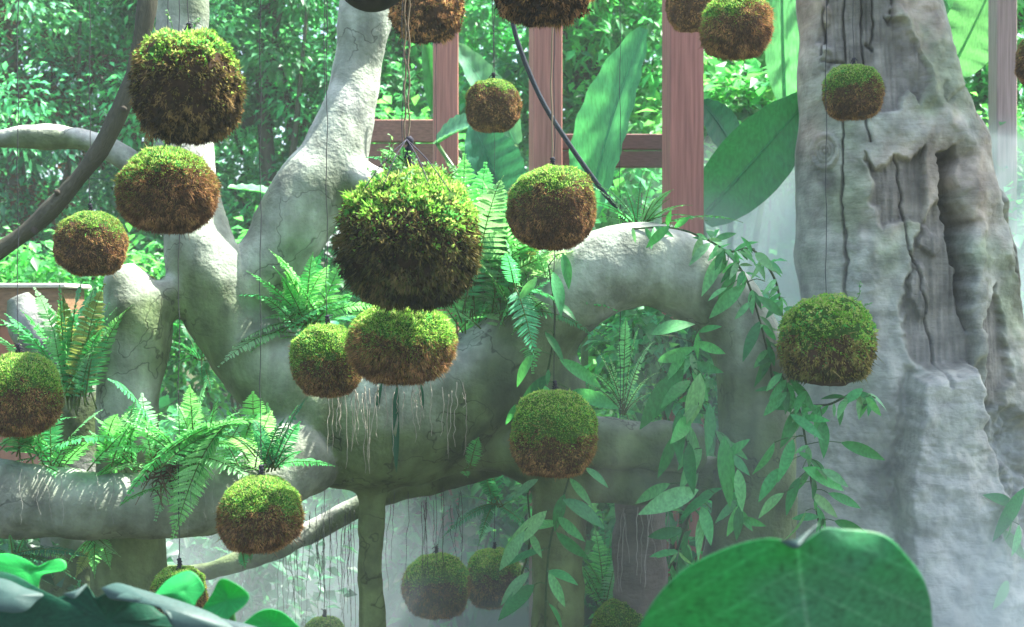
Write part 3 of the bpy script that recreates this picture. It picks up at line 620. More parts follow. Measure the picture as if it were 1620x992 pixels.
moss_ball(647, 380, 111, 108, 4.1, 'largest moss ball, dark and shaggy, hung on doubled rope with a thick black tie', .36, 26000, True, tilt=(.12, -.05), dark=.56, olive=.9, cord='rope', sprig=14, mossy=1.1)
moss_ball(298, 138, 86, 88, 4.3, 'shaggy dark moss ball in front of the bent branch, top left', .42, 17000, True, tilt=(.05, .05), dark=.85, olive=.45, sprig=2)
moss_ball(265, 303, 76, 68, 4.6, 'reddish brown ball with green cap and tiny sprouts directly under the shaggy top left ball', .42, tilt=(-.25, 0), sprig=3)
moss_ball(142, 387, 56, 53, 5.2, 'small brown ball beside the bent branch above the planter at left', .55, dark=1.0, fl=.8)
moss_ball(28, 625, 68, 67, 4.5, 'moss ball cut off by the left edge of the picture', .18, tilt=(.1, 0), sprig=3)
moss_ball(637, 543, 85, 66, 4.5, 'wide moss ball tucked directly under the largest ball', .12, tilt=(.12, 0), knot=False)
moss_ball(517, 571, 57, 60, 4.75, 'moss ball with green upper half touching the wide ball at its right', .02, tilt=(-.12, 0))
moss_ball(780, 168, 46, 43, 5.9, 'small golden brown ball between the first two red posts', .48, dark=1.25, fl=.7)
moss_ball(873, 330, 71, 68, 4.8, 'smooth round brown ball just above the left shoulder of the stone arch', .42, tilt=(-.2, 0), dark=1.05, fl=.75, cord='rustic')
moss_ball(877, 688, 72, 70, 5.12, 'neat round ball half green and half brown in front of the arch foot', .03, fl=.75)
moss_ball(412, 813, 67, 61, 4.55, 'ball with pale yellow green cap over straight red brown fibres below the fern clump', .2, fl=.95)
moss_ball(1307, 543, 75, 72, 5.2, 'tufted olive moss ball in front of the giant hollow trunk, lower one', -.02, 18000, True, tilt=(0, 0), dark=1.25, knot=False, olive=.85, bare=.25, sprig=2, mossy=.8)
moss_ball(1350, 146, 47, 45, 5.8, 'small ball with vivid green cap in front of the exposed wood of the trunk', .22, tilt=(-.12, 0), dark=1.1)
moss_ball(1165, 42, 58, 51, 5.2, 'brownish moss ball, front one of the pair before the thickest red post', .40, tilt=(-.35, 0), dark=1.35, knot=False, fl=1.1)
moss_ball(1093, 6, 40, 46, 5.8, 'partly hidden olive ball, rear one of the pair before the thickest red post', .62, dark=1.5, knot=False)
moss_ball(674, 10, 58, 56, 5.4, 'fuzzy golden brown ball at the top edge left of the rope', .62, 14000, True, dark=1.6, knot=False, mossy=.8)
moss_ball(855, -32, 80, 72, 4.4, 'dark shaggy ball cut by the top edge above the black hose', .6, 18000, True, dark=.9, knot=False)
moss_ball(690, 927, 54, 51, 6.5, 'foggy moss ball low in the mist, left one of two', .2, tilt=(.1, 0))
moss_ball(782, 915, 46, 48, 6.9, 'foggy moss ball low in the mist, right one of two', .2)
moss_ball(283, 944, 47, 47, 4.85, 'moss ball peeking out behind the bright foreground leaf at lower left', .3)
moss_ball(981, 994, 46, 46, 5.9, 'yellow mossed ball rising from the bottom edge beside the large foreground leaf', .1, knot=False)
moss_ball(1646, 95, 38, 42, 5.6, 'sliver of a brown ball at the right edge of the picture', .7, dark=1.3)
moss_ball(513, 1010, 36, 33, 6.3, 'tip of a foggy moss ball at the bottom edge beneath the hanging roots', .1)
# smooth pot at top
t = thing('hanging_pot', W(588, -45, 4.0), 'dark smooth rounded pot bottom at the top edge above the pale leaning limb', 'pot')
a, b = 66 / F * 4, 63 / F * 4; g = G(); ph = np.linspace(.0, 1, 18); pr = np.array([(a * .02 + a * .98 * np.sin(x * 1.9) / 1.0 if x * 1.9 < 1.5708 else a * (1 - .1 * (x * 1.9 - 1.57)), -b + b * 1.7 * (1 - math.cos(x * 1.75)) / 1.2) for x in ph])
th = np.linspace(0, 2 * np.pi, 40, endpoint=False)
V = np.stack([pr[:, 0][:, None] * np.cos(th), pr[:, 0][:, None] * np.sin(th), np.broadcast_to(pr[:, 1][:, None], (18, 40))], -1).reshape(-1, 3); idx = np.arange(720).reshape(18, 40); n2_ = np.roll(idx, -1, 1)
g.add(V, [np.stack([idx[:-1], n2_[:-1], n2_[1:], idx[1:]], -1).reshape(-1, 4), np.arange(40)[None, ::-1]], (.025, .024, .022)); g.build('bowl', M_soil, t)
g = G(); d = unit(rng.normal(0, 1, (1400, 3))); d[:, 2] = np.abs(d[:, 2]); V, f, k = leaves(np.array([0, 0, pr[-1, 1]]) + d * np.array([a, a, .05]), d, rng.normal(0, 1, d.shape), .02, .008, 2); g.add(V, f, np.repeat(pick(1400, [(.05, .17, .03)]), k, 0)); g.build('moss_top', M_moss, t)
g = G(); V, f = tube(np.stack([np.zeros(20), np.zeros(20), np.linspace(pr[-1, 1], 1.2, 20)], 1), .002, 5); g.add(V, f, (.04, .04, .04)); g.build('cord', M_cord, t)
# single bare wires
for (px, Y, y1, lb) in ((32, 4.6, 560, 'thin twisted cord hanging at the left edge down to the cut off ball'), ):
    pass

# ------------------------------------------------------------------ ferns
FB = [(0.13, 0.50, 0.16), (0.18, 0.56, 0.20), (0.08, 0.42, 0.15), (0.27, 0.58, 0.30)]
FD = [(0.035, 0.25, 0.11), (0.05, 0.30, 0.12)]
def frond(g, p0, p2, bow=0.22, wr=0.24, cols=FB, n=26, side=None, droopy=0.0, stem=(.10, .16, .04)):
    p0 = np.asarray(p0); p2 = np.asarray(p2); L = np.linalg.norm(p2 - p0)
    p1 = (p0 + p2) / 2 + np.array([0, -.10 * L + rng.normal(0, .06) * L, bow * L])
    t_ = np.linspace(0, 1, 30)[:, None]; C = (1 - t_) ** 2 * p0 + 2 * t_ * (1 - t_) * p1 + t_ ** 2 * p2
    V, f = tube(C, np.linspace(.0032, .0009, 30), 5); g.add(V, f, stem)
    tt = np.linspace(.10, .995, n) + rng.normal(0, .006, n); tt = np.clip(tt, 0.05, 1)
    P = np.stack([np.interp(tt, t_[:, 0], C[:, i]) for i in range(3)], 1); T = unit(np.stack([np.interp(tt, t_[:, 0], np.gradient(C[:, i])) for i in range(3)], 1))
    vw = unit(P - np.array([0, 0, CZ])); up = np.array([0, 0, 1.0]); nrm0 = unit(-0.6 * vw + .7 * up + rng.normal(0, .25, 3))
    Sd = unit(np.cross(T, nrm0)); Nr = np.cross(Sd, T)
    wid = L * wr * np.clip(np.sin(np.pi * np.clip(tt * .92 + .12, 0, 1) ** .9), .06, 1) ** .8
    cb = pick(1, cols)[0] if rng.random() > .025 else np.array((.26, .30, .10))
    for sgn in (-1, 1):
        D = Sd * sgn + T * .35 + rng.normal(0, .06, Sd.shape)
        ll = wid * .5 * (.9 + .2 * rng.random(n))
        V, f, k = leaves(P, D, Nr + rng.normal(0, .15, Nr.shape), ll, np.minimum(L * .9 / n * .86, ll * .5 + .004), 3, .12 + droopy, .10, 'oblong')
        g.add(V, f, np.repeat(np.clip(cb * (.85 + .3 * rng.random((n, 1))), 0, 1), k, 0))

def fern(base, Y, label, tips=(), fan=0, flen=150, fdir=(90, 70), cols=FB, bow=.22, wr=.24, group='fern plants', name='fern', jy=.12, n=32, spread=.012):
    b = W(*base, Y); t = thing(name, b, label, 'fern', group)
    allt = [W(x, y, Y - rng.random() * jy) for x, y in tips]
    for i in range(fan):
        an = R(fdir[0] + rng.normal(0, fdir[1] / 2)); ln = flen * (.6 + .6 * rng.random()) * Y / F
        allt.append(b + np.array([math.cos(an) * ln, rng.normal(-.05, .5) * ln * .6, math.sin(an) * ln]))
    for p in allt:
        g = G(); st_ = rng.normal(0, 1, 3) * np.array([spread, spread, spread * .6]); frond(g, st_, p - b, bow * (.7 + .6 * rng.random()), wr, cols, n); g.build('frond', M_fern, t)
    return t
fern((775, 500), 5.55, 'tall bright fern clump rising right behind the largest moss ball', [(735, 245), (768, 258), (815, 290), (850, 360), (700, 262), (835, 400), (862, 430), (800, 340), (720, 330), (880, 400), (790, 420), (830, 470), (755, 300), (790, 350), (865, 380), (745, 420), (815, 380)], 50, 175, (80, 85), wr=.32, spread=.09)
fern((835, 490), 5.42, 'soft fern spilling over the left shoulder of the arch', [(800, 380), (850, 400), (880, 440), (790, 450), (840, 540), (810, 530), (860, 500), (780, 500)], 14, 100, (60, 150), wr=.40, spread=.06)
fern((815, 455), 5.15, 'fern with broad fronds hanging in front of the left arch foot', [(848, 578), (885, 478), (800, 400), (790, 520)], 0, cols=[(0.06, .36, .15)], bow=.18, wr=.42, n=30)
fern((480, 520), 5.5, 'pale sunlit fern in the crotch of the leaning limb', [(438, 405), (465, 430), (415, 505), (430, 540), (520, 420), (495, 400), (540, 470)], 26, 115, (110, 110), wr=.42, spread=.045)
fern((118, 640), 5.35, 'upright bright fern growing left of the forked stump', [(150, 450), (172, 480), (100, 465), (130, 445), (160, 520), (85, 520), (140, 560), (165, 450), (120, 500), (70, 480)], 22, 165, (85, 60), wr=.28, spread=.03)
fern((790, 430), 5.5, 'lush fern filling the gap between the largest ball and the smooth round brown ball', [(760, 280), (800, 310), (835, 340), (745, 340), (870, 420), (720, 400), (850, 480), (760, 500), (820, 380)], 26, 120, (80, 150), wr=.36, spread=.09)
fern((352, 668), 4.88, 'fern with two long fronds hanging down over the front of the fallen log', [(192, 798), (276, 852), (300, 790)], 0, bow=.32, wr=.36, n=34, jy=.03)
fern((60, 728), 5.12, 'low fern with pale arching fronds on the fallen log at left', [(25, 690), (160, 690), (50, 640), (210, 700), (10, 715), (120, 660), (95, 690)], 16, 110, (90, 110), wr=.40, spread=.06)
fern((290, 735), 4.95, 'large spreading fern on the log with fronds drooping over its front', [(172, 600), (330, 595), (190, 800), (272, 852), (165, 715), (375, 670), (425, 665), (345, 630), (250, 655), (300, 610), (215, 660), (395, 720), (230, 740), (320, 690), (240, 690), (350, 690), (280, 640), (180, 660)], 14, 115, (95, 170), wr=.40, spread=.08)
fern((432, 745), 4.9, 'stiff dark fern with one tall sword frond above the pale capped ball', [(487, 628), (452, 660), (400, 680), (470, 700)], 8, 95, (100, 60), cols=FD, wr=.36)
fern((985, 655), 6.0, 'star shaped fern seen through the arch opening', [(990, 505), (932, 545), (928, 590), (950, 612), (1035, 540), (1045, 590), (1012, 635), (962, 560), (1010, 520), (1000, 690)], 2, 110, (90, 90), cols=[(.28, .62, .32), (.2, .55, .25)], wr=.22, bow=.3)
fern((738, 745), 5.45, 'tiny fern tip hanging under the big sculpted trunk', [(757, 692), (740, 755), (765, 720)], 0, wr=.45, cols=FB)
fern((25, 880), 5.0, 'single arching fern frond below the log near the bottom left', [(110, 905), (155, 945), (40, 850), (15, 845)], 3, 110, (10, 60), cols=FD + FB, wr=.3)
fern((155, 840), 5.2, 'drooping pale fern under the fallen log', [(175, 900), (150, 915), (190, 880), (130, 880)], 3, 70, (-90, 60), bow=.05, wr=.4)
fern((790, 800), 6.4, 'fern in mist behind the post with the climbing vine', [(755, 870), (835, 850), (730, 820), (830, 790), (700, 850), (860, 880), (770, 760)], 7, 120, (80, 150), cols=FD, wr=.34)
fern((1010, 362), 5.65, 'feathery fern along the crown of the stone arch', [(1095, 325), (1175, 352), (1065, 300), (960, 330), (1120, 350), (930, 350), (1040, 310), (990, 300)], 8, 100, (80, 110), wr=.22)
fern((390, 870), 4.6, 'tiny fern tuft beneath the pale capped moss ball', [(388, 898), (380, 893), (396, 890)], 0, bow=.05, wr=.6, n=10)
fern((955, 960), 6.9, 'bright fern between the two lower posts', [(940, 830), (980, 870), (920, 880), (970, 820)], 10, 110, (90, 110), wr=.34)
fern((640, 270), 4.25, 'wispy fern sprouting behind the top of the largest ball', [(600, 235), (575, 250), (660, 240), (620, 245)], 4, 55, (100, 90), wr=.4, n=14)
fern((400, 735), 5.15, 'bushy fern on the log between the large fern and the tall sword frond', [(360, 640), (430, 650), (400, 620), (340, 690), (450, 690)], 12, 110, (95, 110), wr=.36, spread=.05)
fern((190, 735), 5.12, 'fern tucked on the log before the foot of the forked stump', [(150, 660), (230, 650), (120, 690), (250, 690)], 18, 90, (95, 120), wr=.38, spread=.05)
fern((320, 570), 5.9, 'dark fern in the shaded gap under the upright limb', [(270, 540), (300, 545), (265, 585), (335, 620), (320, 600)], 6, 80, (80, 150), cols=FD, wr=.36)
fern((250, 452), 5.55, 'tiny spiky tuft in the notch of the forked stump', [(238, 436), (250, 432), (262, 437)], 3, 20, (90, 90), wr=.3, n=8)

# ------------------------------------------------------------------ climbing vines
VC = [(0.07, 0.34, 0.11), (0.10, 0.40, 0.13), (0.035, 0.20, 0.06), (0.17, 0.42, 0.18), (0.05, 0.27, 0.08)]
def vine(Y, label, stems, lv, extra=0, size=62, name='climbing_vine', cols=VC, wpx=.275, jy=.10):
    b = W(*stems[0][0], Y); t = thing(name, b, label, 'vine', 'vines climbing the sculpted tree')
    g = G(); paths = []
    for s_ in stems:
        P = catmull([W(x, y, Y + rng.normal(0, .015)) for x, y in s_], 8 * len(s_)); paths.append(P)
        V, f = tube(P - b, .0042, 6, rough=.2); g.add(V, f, (.035, .07, .025))
    AP = np.vstack(paths)
    P0, D, L = [], [], []
    for (x0, y0, x1, y1) in lv:
        y_ = Y - .03 - rng.random() * jy; p = W(x0, y0, y_); q_ = W(x1, y1, y_ - rng.normal(.01, .04)); P0.append(p - b); D.append(q_ - p); L.append(np.linalg.norm(q_ - p))
        nr = AP[np.argmin(np.linalg.norm(AP - p, axis=1))]
        if np.linalg.norm(nr - p) < .30:
            V, f = tube(catmull([nr - b, (nr + p) / 2 - b + np.array([0, -.01, .01]), p - b], 5), .0018, 4); g.add(V, f, (.05, .12, .04))
    for i in range(extra):
        p = AP[rng.integers(len(AP))] + np.array([0, -.01 - .04 * rng.random(), 0]); an = R(-90 + rng.normal(0, 55)); ln = size / F * Y * (.4 + .55 * rng.random())
        P0.append(p - b); D.append(np.array([math.cos(an), rng.normal(-.2, .35), math.sin(an)]) * ln); L.append(ln)
    g.build('stem', M_dark, t)
    P0, D, L = np.array(P0), np.array(D), np.array(L); n = len(L)
    Nn = np.array([0, -1.0, .35]) + rng.normal(0, .38, (n, 3))
    g = G(); V, f, k = leaves(P0, D, Nn, L, L * wpx * (.85 + .4 * rng.random(n)), 9, rng.random(n) * .12, .14, 'lance', .05); g.add(V, f, np.repeat(pick(n, cols, .25), k, 0)); g.build('foliage', M_vine, t)
    return t
vine(5.36, 'vine trailing over the right shoulder of the stone arch', [[(1000, 362), (1060, 360), (1110, 375), (1150, 400), (1180, 440), (1200, 500), (1215, 560), (1225, 620)], [(1150, 400), (1190, 395), (1225, 440), (1238, 500)]],
     [(1060, 357, 1022, 390), (1124, 384, 1090, 416), (1142, 400, 1110, 462), (1152, 412, 1112, 440), (1170, 415, 1140, 445), (1178, 450, 1122, 502), (1165, 430, 1135, 478), (1190, 400, 1172, 372), (1130, 380, 1165, 368), (1202, 508, 1175, 570), (1222, 552, 1193, 607), (1186, 478, 1162, 505), (1210, 445, 1192, 412), (1238, 500, 1196, 466), (1150, 455, 1120, 475), (1195, 400, 1225, 425)], 62, 46)
vine(5.30, 'dense hanging vine with long dark leaves inside the right side of the arch', [[(1105, 520), (1090, 570), (1100, 620), (1085, 690), (1105, 760), (1085, 830), (1060, 900)], [(1100, 620), (1135, 690), (1160, 760), (1170, 830)]],
     [(1082, 585, 1012, 668), (1092, 602, 1045, 642), (1108, 590, 1086, 672), (1030, 530, 1100, 505), (1040, 572, 1102, 545), (1075, 648, 1075, 732), (1122, 638, 1118, 714), (1145, 690, 1155, 792), (1167, 742, 1174, 808), (1105, 775, 1010, 806), (1130, 780, 1075, 822), (1065, 690, 1040, 750), (1090, 700, 1098, 780), (1110, 710, 1075, 770), (1060, 765, 1005, 790), (1080, 840, 1025, 848), (1110, 800, 1125, 860), (1170, 800, 1165, 850), (1105, 640, 1070, 690), (1120, 800, 1105, 880), (1085, 560, 1055, 600), (1090, 660, 1060, 700)], 40, 60)
vine(5.28, 'vine with slender pointed leaves below the tufted olive ball', [[(1235, 590), (1262, 640), (1275, 700), (1285, 770), (1300, 850)], [(1262, 640), (1310, 640), (1355, 620), (1385, 630)]],
     [(1245, 620, 1208, 655), (1275, 618, 1258, 652), (1262, 645, 1234, 702), (1250, 655, 1302, 695), (1255, 695, 1230, 757), (1300, 660, 1303, 724), (1270, 740, 1335, 772), (1300, 742, 1342, 768), (1265, 755, 1244, 810), (1285, 780, 1325, 818), (1310, 780, 1362, 803), (1275, 808, 1238, 855), (1240, 780, 1200, 815), (1235, 740, 1200, 790), (1320, 824, 1372, 838), (1370, 628, 1394, 656), (1340, 630, 1325, 660), (1365, 615, 1330, 640), (1250, 600, 1290, 650), (1225, 700, 1190, 745), (1330, 700, 1400, 720)], 44, 52)
vine(5.34, 'vine twining up the post beneath the half green half brown ball', [[(905, 740), (890, 790), (872, 850), (865, 910), (862, 1000)], [(835, 780), (838, 860), (815, 940)]],
     [(890, 790, 957, 832), (865, 808, 795, 868), (880, 842, 932, 882), (860, 870, 800, 892), (868, 905, 894, 957), (845, 925, 788, 977), (868, 955, 890, 1004), (852, 758, 812, 788), (925, 740, 962, 768), (838, 905, 792, 955), (830, 840, 790, 900)], 8, 62)
vine(5.2, 'small vine with a few broad leaves around the left arch foot', [[(868, 420), (878, 500), (868, 580), (850, 640), (815, 700)]],
     [(885, 568, 952, 608), (905, 618, 980, 638), (872, 592, 822, 640), (845, 560, 818, 612), (875, 430, 888, 495), (890, 400, 900, 452), (815, 640, 800, 668), (862, 525, 892, 570), (850, 440, 820, 470), (870, 470, 895, 495)], 6, 56)
vine(6.25, 'pale misty leaves climbing at the right edge by the trunk foot', [[(1640, 770), (1600, 800), (1580, 860), (1590, 920)]], [(1620, 772, 1570, 850), (1600, 815, 1590, 855), (1612, 830, 1600, 880)], 4, 60)

# strap leaf + hanging roots
t = thing('strap_leaf_plant', W(625, 620, 5.35), 'dark green strap leaf hanging among pale roots under the trunk', 'plant')
g = G(); V, f, k = leaves(np.array([[0, 0, 0], [.01, 0, .03], [-.05, 0, .04], [.1, 0, .03]]), [(.02, -.05, -1), (-.08, -.1, -1), (-.2, -.1, -1), (.1, -.1, -1)], np.array([(0, -1, .1)] * 4), np.array([.31, .18, .16, .1]), np.array([.03, .022, .016, .014]), 9, 0, .25, 'lance'); g.add(V, f, (.012, .10, .045)); g.build('blade', M_vine, t)
def roots(name, label, spans, Y, col, rad, n_fork=2):
    t = thing(name, W(spans[0][0], spans[0][1], Y), label, 'roots', 'hanging aerial roots'); g = G(); b = np.array(t.location)
    for (x, y0, y1) in spans:
        m = 12; py = np.linspace(y0, y1, m); xx = x + np.cumsum(rng.normal(0, 1.4, m)); P = np.array([W(a_, b_, Y + rng.normal(0, .004)) for a_, b_ in zip(xx, py)]) - b
        V, f = tube(catmull(P, 24), np.linspace(rad, rad * .5, 24), 5); g.add(V, f, np.array(col) * (.7 + .6 * rng.random()))
        if len(spans) < 40: g.build('strand', M_cord, t); g = G()
    if g.n: g.build('strands', M_cord, t)
roots('aerial_roots', 'pale thin roots hanging below the wide moss ball', [(x_, 600 + rng.random() * 25, 640 + rng.random() * 110) for x_ in rng.uniform(520, 735, 34)], 5.2, (.26, .24, .19), .0017)
roots('aerial_roots', 'curtain of dark hair thin roots hanging from the slim branch into the mist', [(x_, 795 + rng.random() * 60, 870 + rng.random() * 130) for x_ in rng.uniform(440, 565, 34)], 6.1, (.06, .075, .06), .0016)
roots('aerial_roots', 'sparse dark roots right of the support post above the fogged balls', [(x_, 770 + rng.random() * 30, 860 + rng.random() * 120) for x_ in rng.uniform(612, 730, 16)], 6.1, (.06, .075, .06), .0015)
roots('aerial_roots', 'few pale roots draped over the front of the fallen log', [(x_, 740 + rng.random() * 20, 800 + rng.random() * 60) for x_ in (32, 60, 70, 95, 150, 180, 300, 325, 340)], 4.84, (.24, .24, .21), .001)
roots('aerial_roots', 'pale roots hanging in the shade at the foot of the arch', [(x_, 800 + rng.random() * 20, 880 + rng.random() * 60) for x_ in rng.uniform(985, 1090, 12)], 5.7, (.3, .28, .25), .002)
t = thing('rotten_stake', W(1010, 1200, 5.95) * np.array([1, 1, 0]), 'brown rotten wood stake standing behind the roots under the arch', 'stake')
g = G(); P = np.array([W(1012, y_, 5.95) for y_ in np.linspace(770, 1300, 30)]); V, f = tube(P - np.array(t.location), 40 / F * 5.95, 24, rough=.3, nf=7); g.add(V, f, (.16, .14, .12)); g.build('shaft', M_bark, t)
t = thing('dead_root_clump', W(262, 745, 4.97), 'tangled brown dead root clump at the heart of the large fern', 'root clump')
g = G()
for i in range(60):
    d = unit(rng.normal(0, 1, 3)); P = catmull([rng.normal(0, .02, 3), d * .05 + rng.normal(0, .015, 3), d * .085 + rng.normal(0, .025, 3) + np.array([0, -.02, -.02])], 8); V, f = tube(P, np.linspace(.004, .0012, 8), 5); g.add(V, f, np.array((.11, .065, .04)) * (.6 + rng.random()))
g.build('strands', M_dark, t)

# ------------------------------------------------------------------ banana plants and large leaves
def banana(g, p0, p2, width, nrm, col, bow=0.0, fold=.12, prof='banana', droop=0.0, seg=26):
    D = p2 - p0; L = np.linalg.norm(D)
    V, f, k = leaves(p0[None], D[None], np.asarray(nrm, float)[None], L, width, seg, droop, fold, prof, bow)
    V = V.reshape(seg + 1, 3, 3); nn = unit(np.asarray(nrm, float)); e = np.linspace(0, 40, seg + 1)
    V[:, 0] += nn * (width * .03 * np.sin(e + 1))[:, None]; V[:, 2] += nn * (width * .03 * np.sin(e * 1.2))[:, None]
    mid_l = (V[:, 0] * .5 + V[:, 1] * .5) - nn * width * .03; mid_r = (V[:, 2] * .5 + V[:, 1] * .5) - nn * width * .03
    VV = np.stack([V[:, 0], mid_l, V[:, 1], mid_r, V[:, 2]], 1).reshape(-1, 3)
    b = np.arange(seg)[:, None] * 5 + np.arange(4)[None]; g.add(VV, np.stack([b, b + 1, b + 6, b + 5], -1).reshape(-1, 4), col)
    V, f = tube(catmull(V[:, 1] - nn * .004, 20), np.linspace(.012, .003, 20), 6); g.add(V, f, np.clip(np.array(col) * 1.8, 0, .6))
def banplant(base, Y, label, lv):
    b = W(*base, Y); b[2] = 0; t = thing('banana_plant', b, label, 'banana plant', 'banana plants behind the arch')
    g = G(); V, f = tube(np.array([[0, 0, 0], [.01, 0, .5], [0, .01, 1.0], [.02, 0, 1.5]]), [.08, .07, .055, .03], 12); g.add(V, f, (.09, .16, .06)); g.build('stalk', M_ban, t)
    for (x0, y0, x1, y1, wpx, Yl, nrm, col, fold) in lv:
        g = G(); p0 = W(x0, y0, Yl) - b; p2 = W(x1, y1, Yl - .15) - b
        banana(g, p0, p2, wpx / F * Yl, nrm, col, .05, fold)
        V, f = tube(catmull([np.array([0.02, 0, 1.35]), (np.array([0, 0, 1.5]) + p0) / 2 + np.array([0, 0, .1]), p0], 14), np.linspace(.025, .012, 14), 7); g.add(V, f, (.10, .22, .08)); g.build('leaf', M_ban, t)
banplant((920, 700), 7.6, 'banana plant with one tall upright blade between the second and third red posts', [(930, 350, 1020, 45, 100, 7.4, (-.75, -1, .2), (.06, .28, .13), .22), (800, 330, 748, 195, 100, 7.5, (.2, -1, .5), (.03, .17, .10), .12), (815, 230, 722, 70, 62, 8.9, (.5, -1, .3), (.12, .33, .2), .15), (690, 180, 672, 62, 34, 9.0, (.4, -1, 0), (.05, .26, .08), .15), (690, 225, 760, 195, 60, 8.2, (0, -.8, 1), (.1, .3, .17), .2)])
banplant((1150, 700), 7.5, 'banana plant with a wide green blade between thickest red post and giant trunk', [(1110, 345, 1285, 150, 112, 7.3, (.3, -1, .35), (.02, .20, .06), .10), (1160, 235, 1110, 160, 60, 7.9, (0, -1, .4), (.02, .13, .08), .1), (1242, 160, 1238, -40, 56, 8.4, (-.3, -1, 0), (.10, .32, .17), .15)])
banplant((1500, 700), 9.4, 'hazy banana plant with pale leaves behind the right side of the giant trunk', [(1500, 120, 1585, -60, 100, 9.2, (.2, -1, .2), (.12, .34, .16), .12), (1520, 60, 1450, -80, 80, 9.4, (.2, -1, .2), (.1, .3, .14), .12)])
banplant((405, 620), 7.6, 'small plant with one flat pale leaf in the gap between the two limbs', [(480, 325, 360, 296, 44, 7.2, (0, -.35, 1), (.12, .36, .18), .12)])

def blade(name, label, outline, Y, tilt, col, cup=.12, parent=None, stalk=True, mat=None, depth=(0, 0), wav=.02, curl=0.0, haze_tint=None, veins=.4, res=1, ribs=False):
    """broad leaf: real curved blade of the given silhouette, with wavy margin and a stalk"""
    o = catmull(np.array(outline + [outline[0]], float), 96 * res)[:-1]; cen = o.mean(0); n = len(o)
    rings = np.linspace(0, 1, 13 * res + 1)[1:]
    q_ = [cen] + [cen + (o - cen) * r_ for r_ in rings for _ in (0,)]
    pts = np.vstack([cen[None]] + [cen + (o - cen) * r_ for r_ in rings]); rr = np.concatenate([[0]] + [np.full(n, r_) for r_ in rings])
    dx = (pts[:, 0] - cen[0]) / F * Y; dz = -(pts[:, 1] - cen[1]) / F * Y
    yoff = depth[0] * dx + depth[1] * dz + cup * (dx ** 2 + dz ** 2) / .2 - .010 * np.exp(-(dx / .05) ** 2) * rr + curl * sstep(.55, 1, rr) ** 1.5 * (dz > 0) + wav * vnoise(np.stack([pts[:, 0] * .011, pts[:, 1] * .011, 0 * rr], 1)) * rr ** 2
    base = W(cen[0], cen[1], Y); V = np.stack([dx * (1 + yoff / Y), yoff, dz * (1 + yoff / Y)], 1)
    j = np.arange(n); j2 = (j + 1) % n; f = [np.stack([np.zeros(n, int), 1 + j2, 1 + j], -1)]
    f.append(np.concatenate([np.stack([1 + k * n + j, 1 + k * n + j2, 1 + (k + 1) * n + j2, 1 + (k + 1) * n + j], -1) for k in range(len(rings) - 1)]))
    t = thing(name, base, label, 'leaf', 'broad foreground leaves')
    cc = np.tile(np.array(col, float), (len(V), 1))
    if haze_tint is not None: cc = cc + (np.array(haze_tint) - cc) * sstep(-.25, .45, fbm(np.stack([pts[:, 0] * .006, pts[:, 1] * .009, 0 * rr + 3], 1), 3) + .3 - .5 * rr)[:, None]  # mist veil over the leaf centre, put into the vertex colour
    vein = np.abs(((np.arctan2(dz, dx) * 9 / np.pi) % 1) - .5); cc = cc * (1 + veins * np.exp(-(vein / .05) ** 2) * (rr > .12) * (rr < .93))[:, None]
    if ribs:
        ax = dx + .02 * np.sin(dz * 9); rib = np.exp(-(ax / .0035) ** 2) * .9; ph_ = ((dz + .55 * np.abs(ax)) / .052 + .25 * np.sign(ax)) % 1
        rib = np.maximum(rib, .45 * np.exp(-((np.abs(ph_ - .5)) / .05) ** 2)); spot = sstep(.45, .6, vnoise(np.stack([pts[:, 0] * .09, pts[:, 1] * .09, 0 * rr], 1)))
        cc = cc * (1 + rib[:, None] * np.array([1.6, .55, 1.0])) * (1 - .25 * spot[:, None])
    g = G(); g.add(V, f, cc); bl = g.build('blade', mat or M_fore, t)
    md = bl.modifiers.new('thick', 'SOLIDIFY'); md.thickness = .0012
    g = G(); V, f = tube(catmull([[0, .015, 0], [.02, .08, -.25], [.06, .12, -.8], [.05, .1, -base[2]]], 24), np.linspace(.006, .012, 24), 8); g.add(V, f, (.06, .2, .06)); g.build('stalk', M_fore, t)
    return t
t = blade('taro_leaf', 'very large round green leaf filling the bottom right foreground', [(1000, 1010), (1035, 940), (1075, 897), (1130, 868), (1190, 850), (1225, 848), (1245, 857), (1262, 856), (1285, 841), (1303, 832), (1335, 837), (1400, 848), (1440, 885), (1468, 925), (1482, 975), (1480, 1040), (1430, 1110), (1330, 1150), (1200, 1150), (1080, 1110)], 1.9, 0, (.022, .25, .065), .05, depth=(.08, -.12), wav=.02, haze_tint=(.05, .20, .10), veins=0, res=3, ribs=True)
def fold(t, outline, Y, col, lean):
    """pale underside strip on a rolled margin; sky sheen painted in at bottom left"""
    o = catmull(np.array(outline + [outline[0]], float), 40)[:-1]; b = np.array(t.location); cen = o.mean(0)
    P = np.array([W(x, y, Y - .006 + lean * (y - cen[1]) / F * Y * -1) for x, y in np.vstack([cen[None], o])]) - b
    k = len(o); jj = np.arange(k); g = G(); g.add(P, np.stack([np.zeros(k, int), 1 + (jj + 1) % k, 1 + jj], -1), col); o_ = g.build('sheen_margin', M_wax, t); md = o_.modifiers.new('thick', 'SOLIDIFY'); md.thickness = .0012
FOLD_SHEEN = (.03, .07, .06)
fold(t, [(1232, 856), (1246, 864), (1262, 868), (1276, 852), (1296, 828), (1272, 846), (1260, 858), (1246, 860)], 1.885, FOLD_SHEEN, .6)
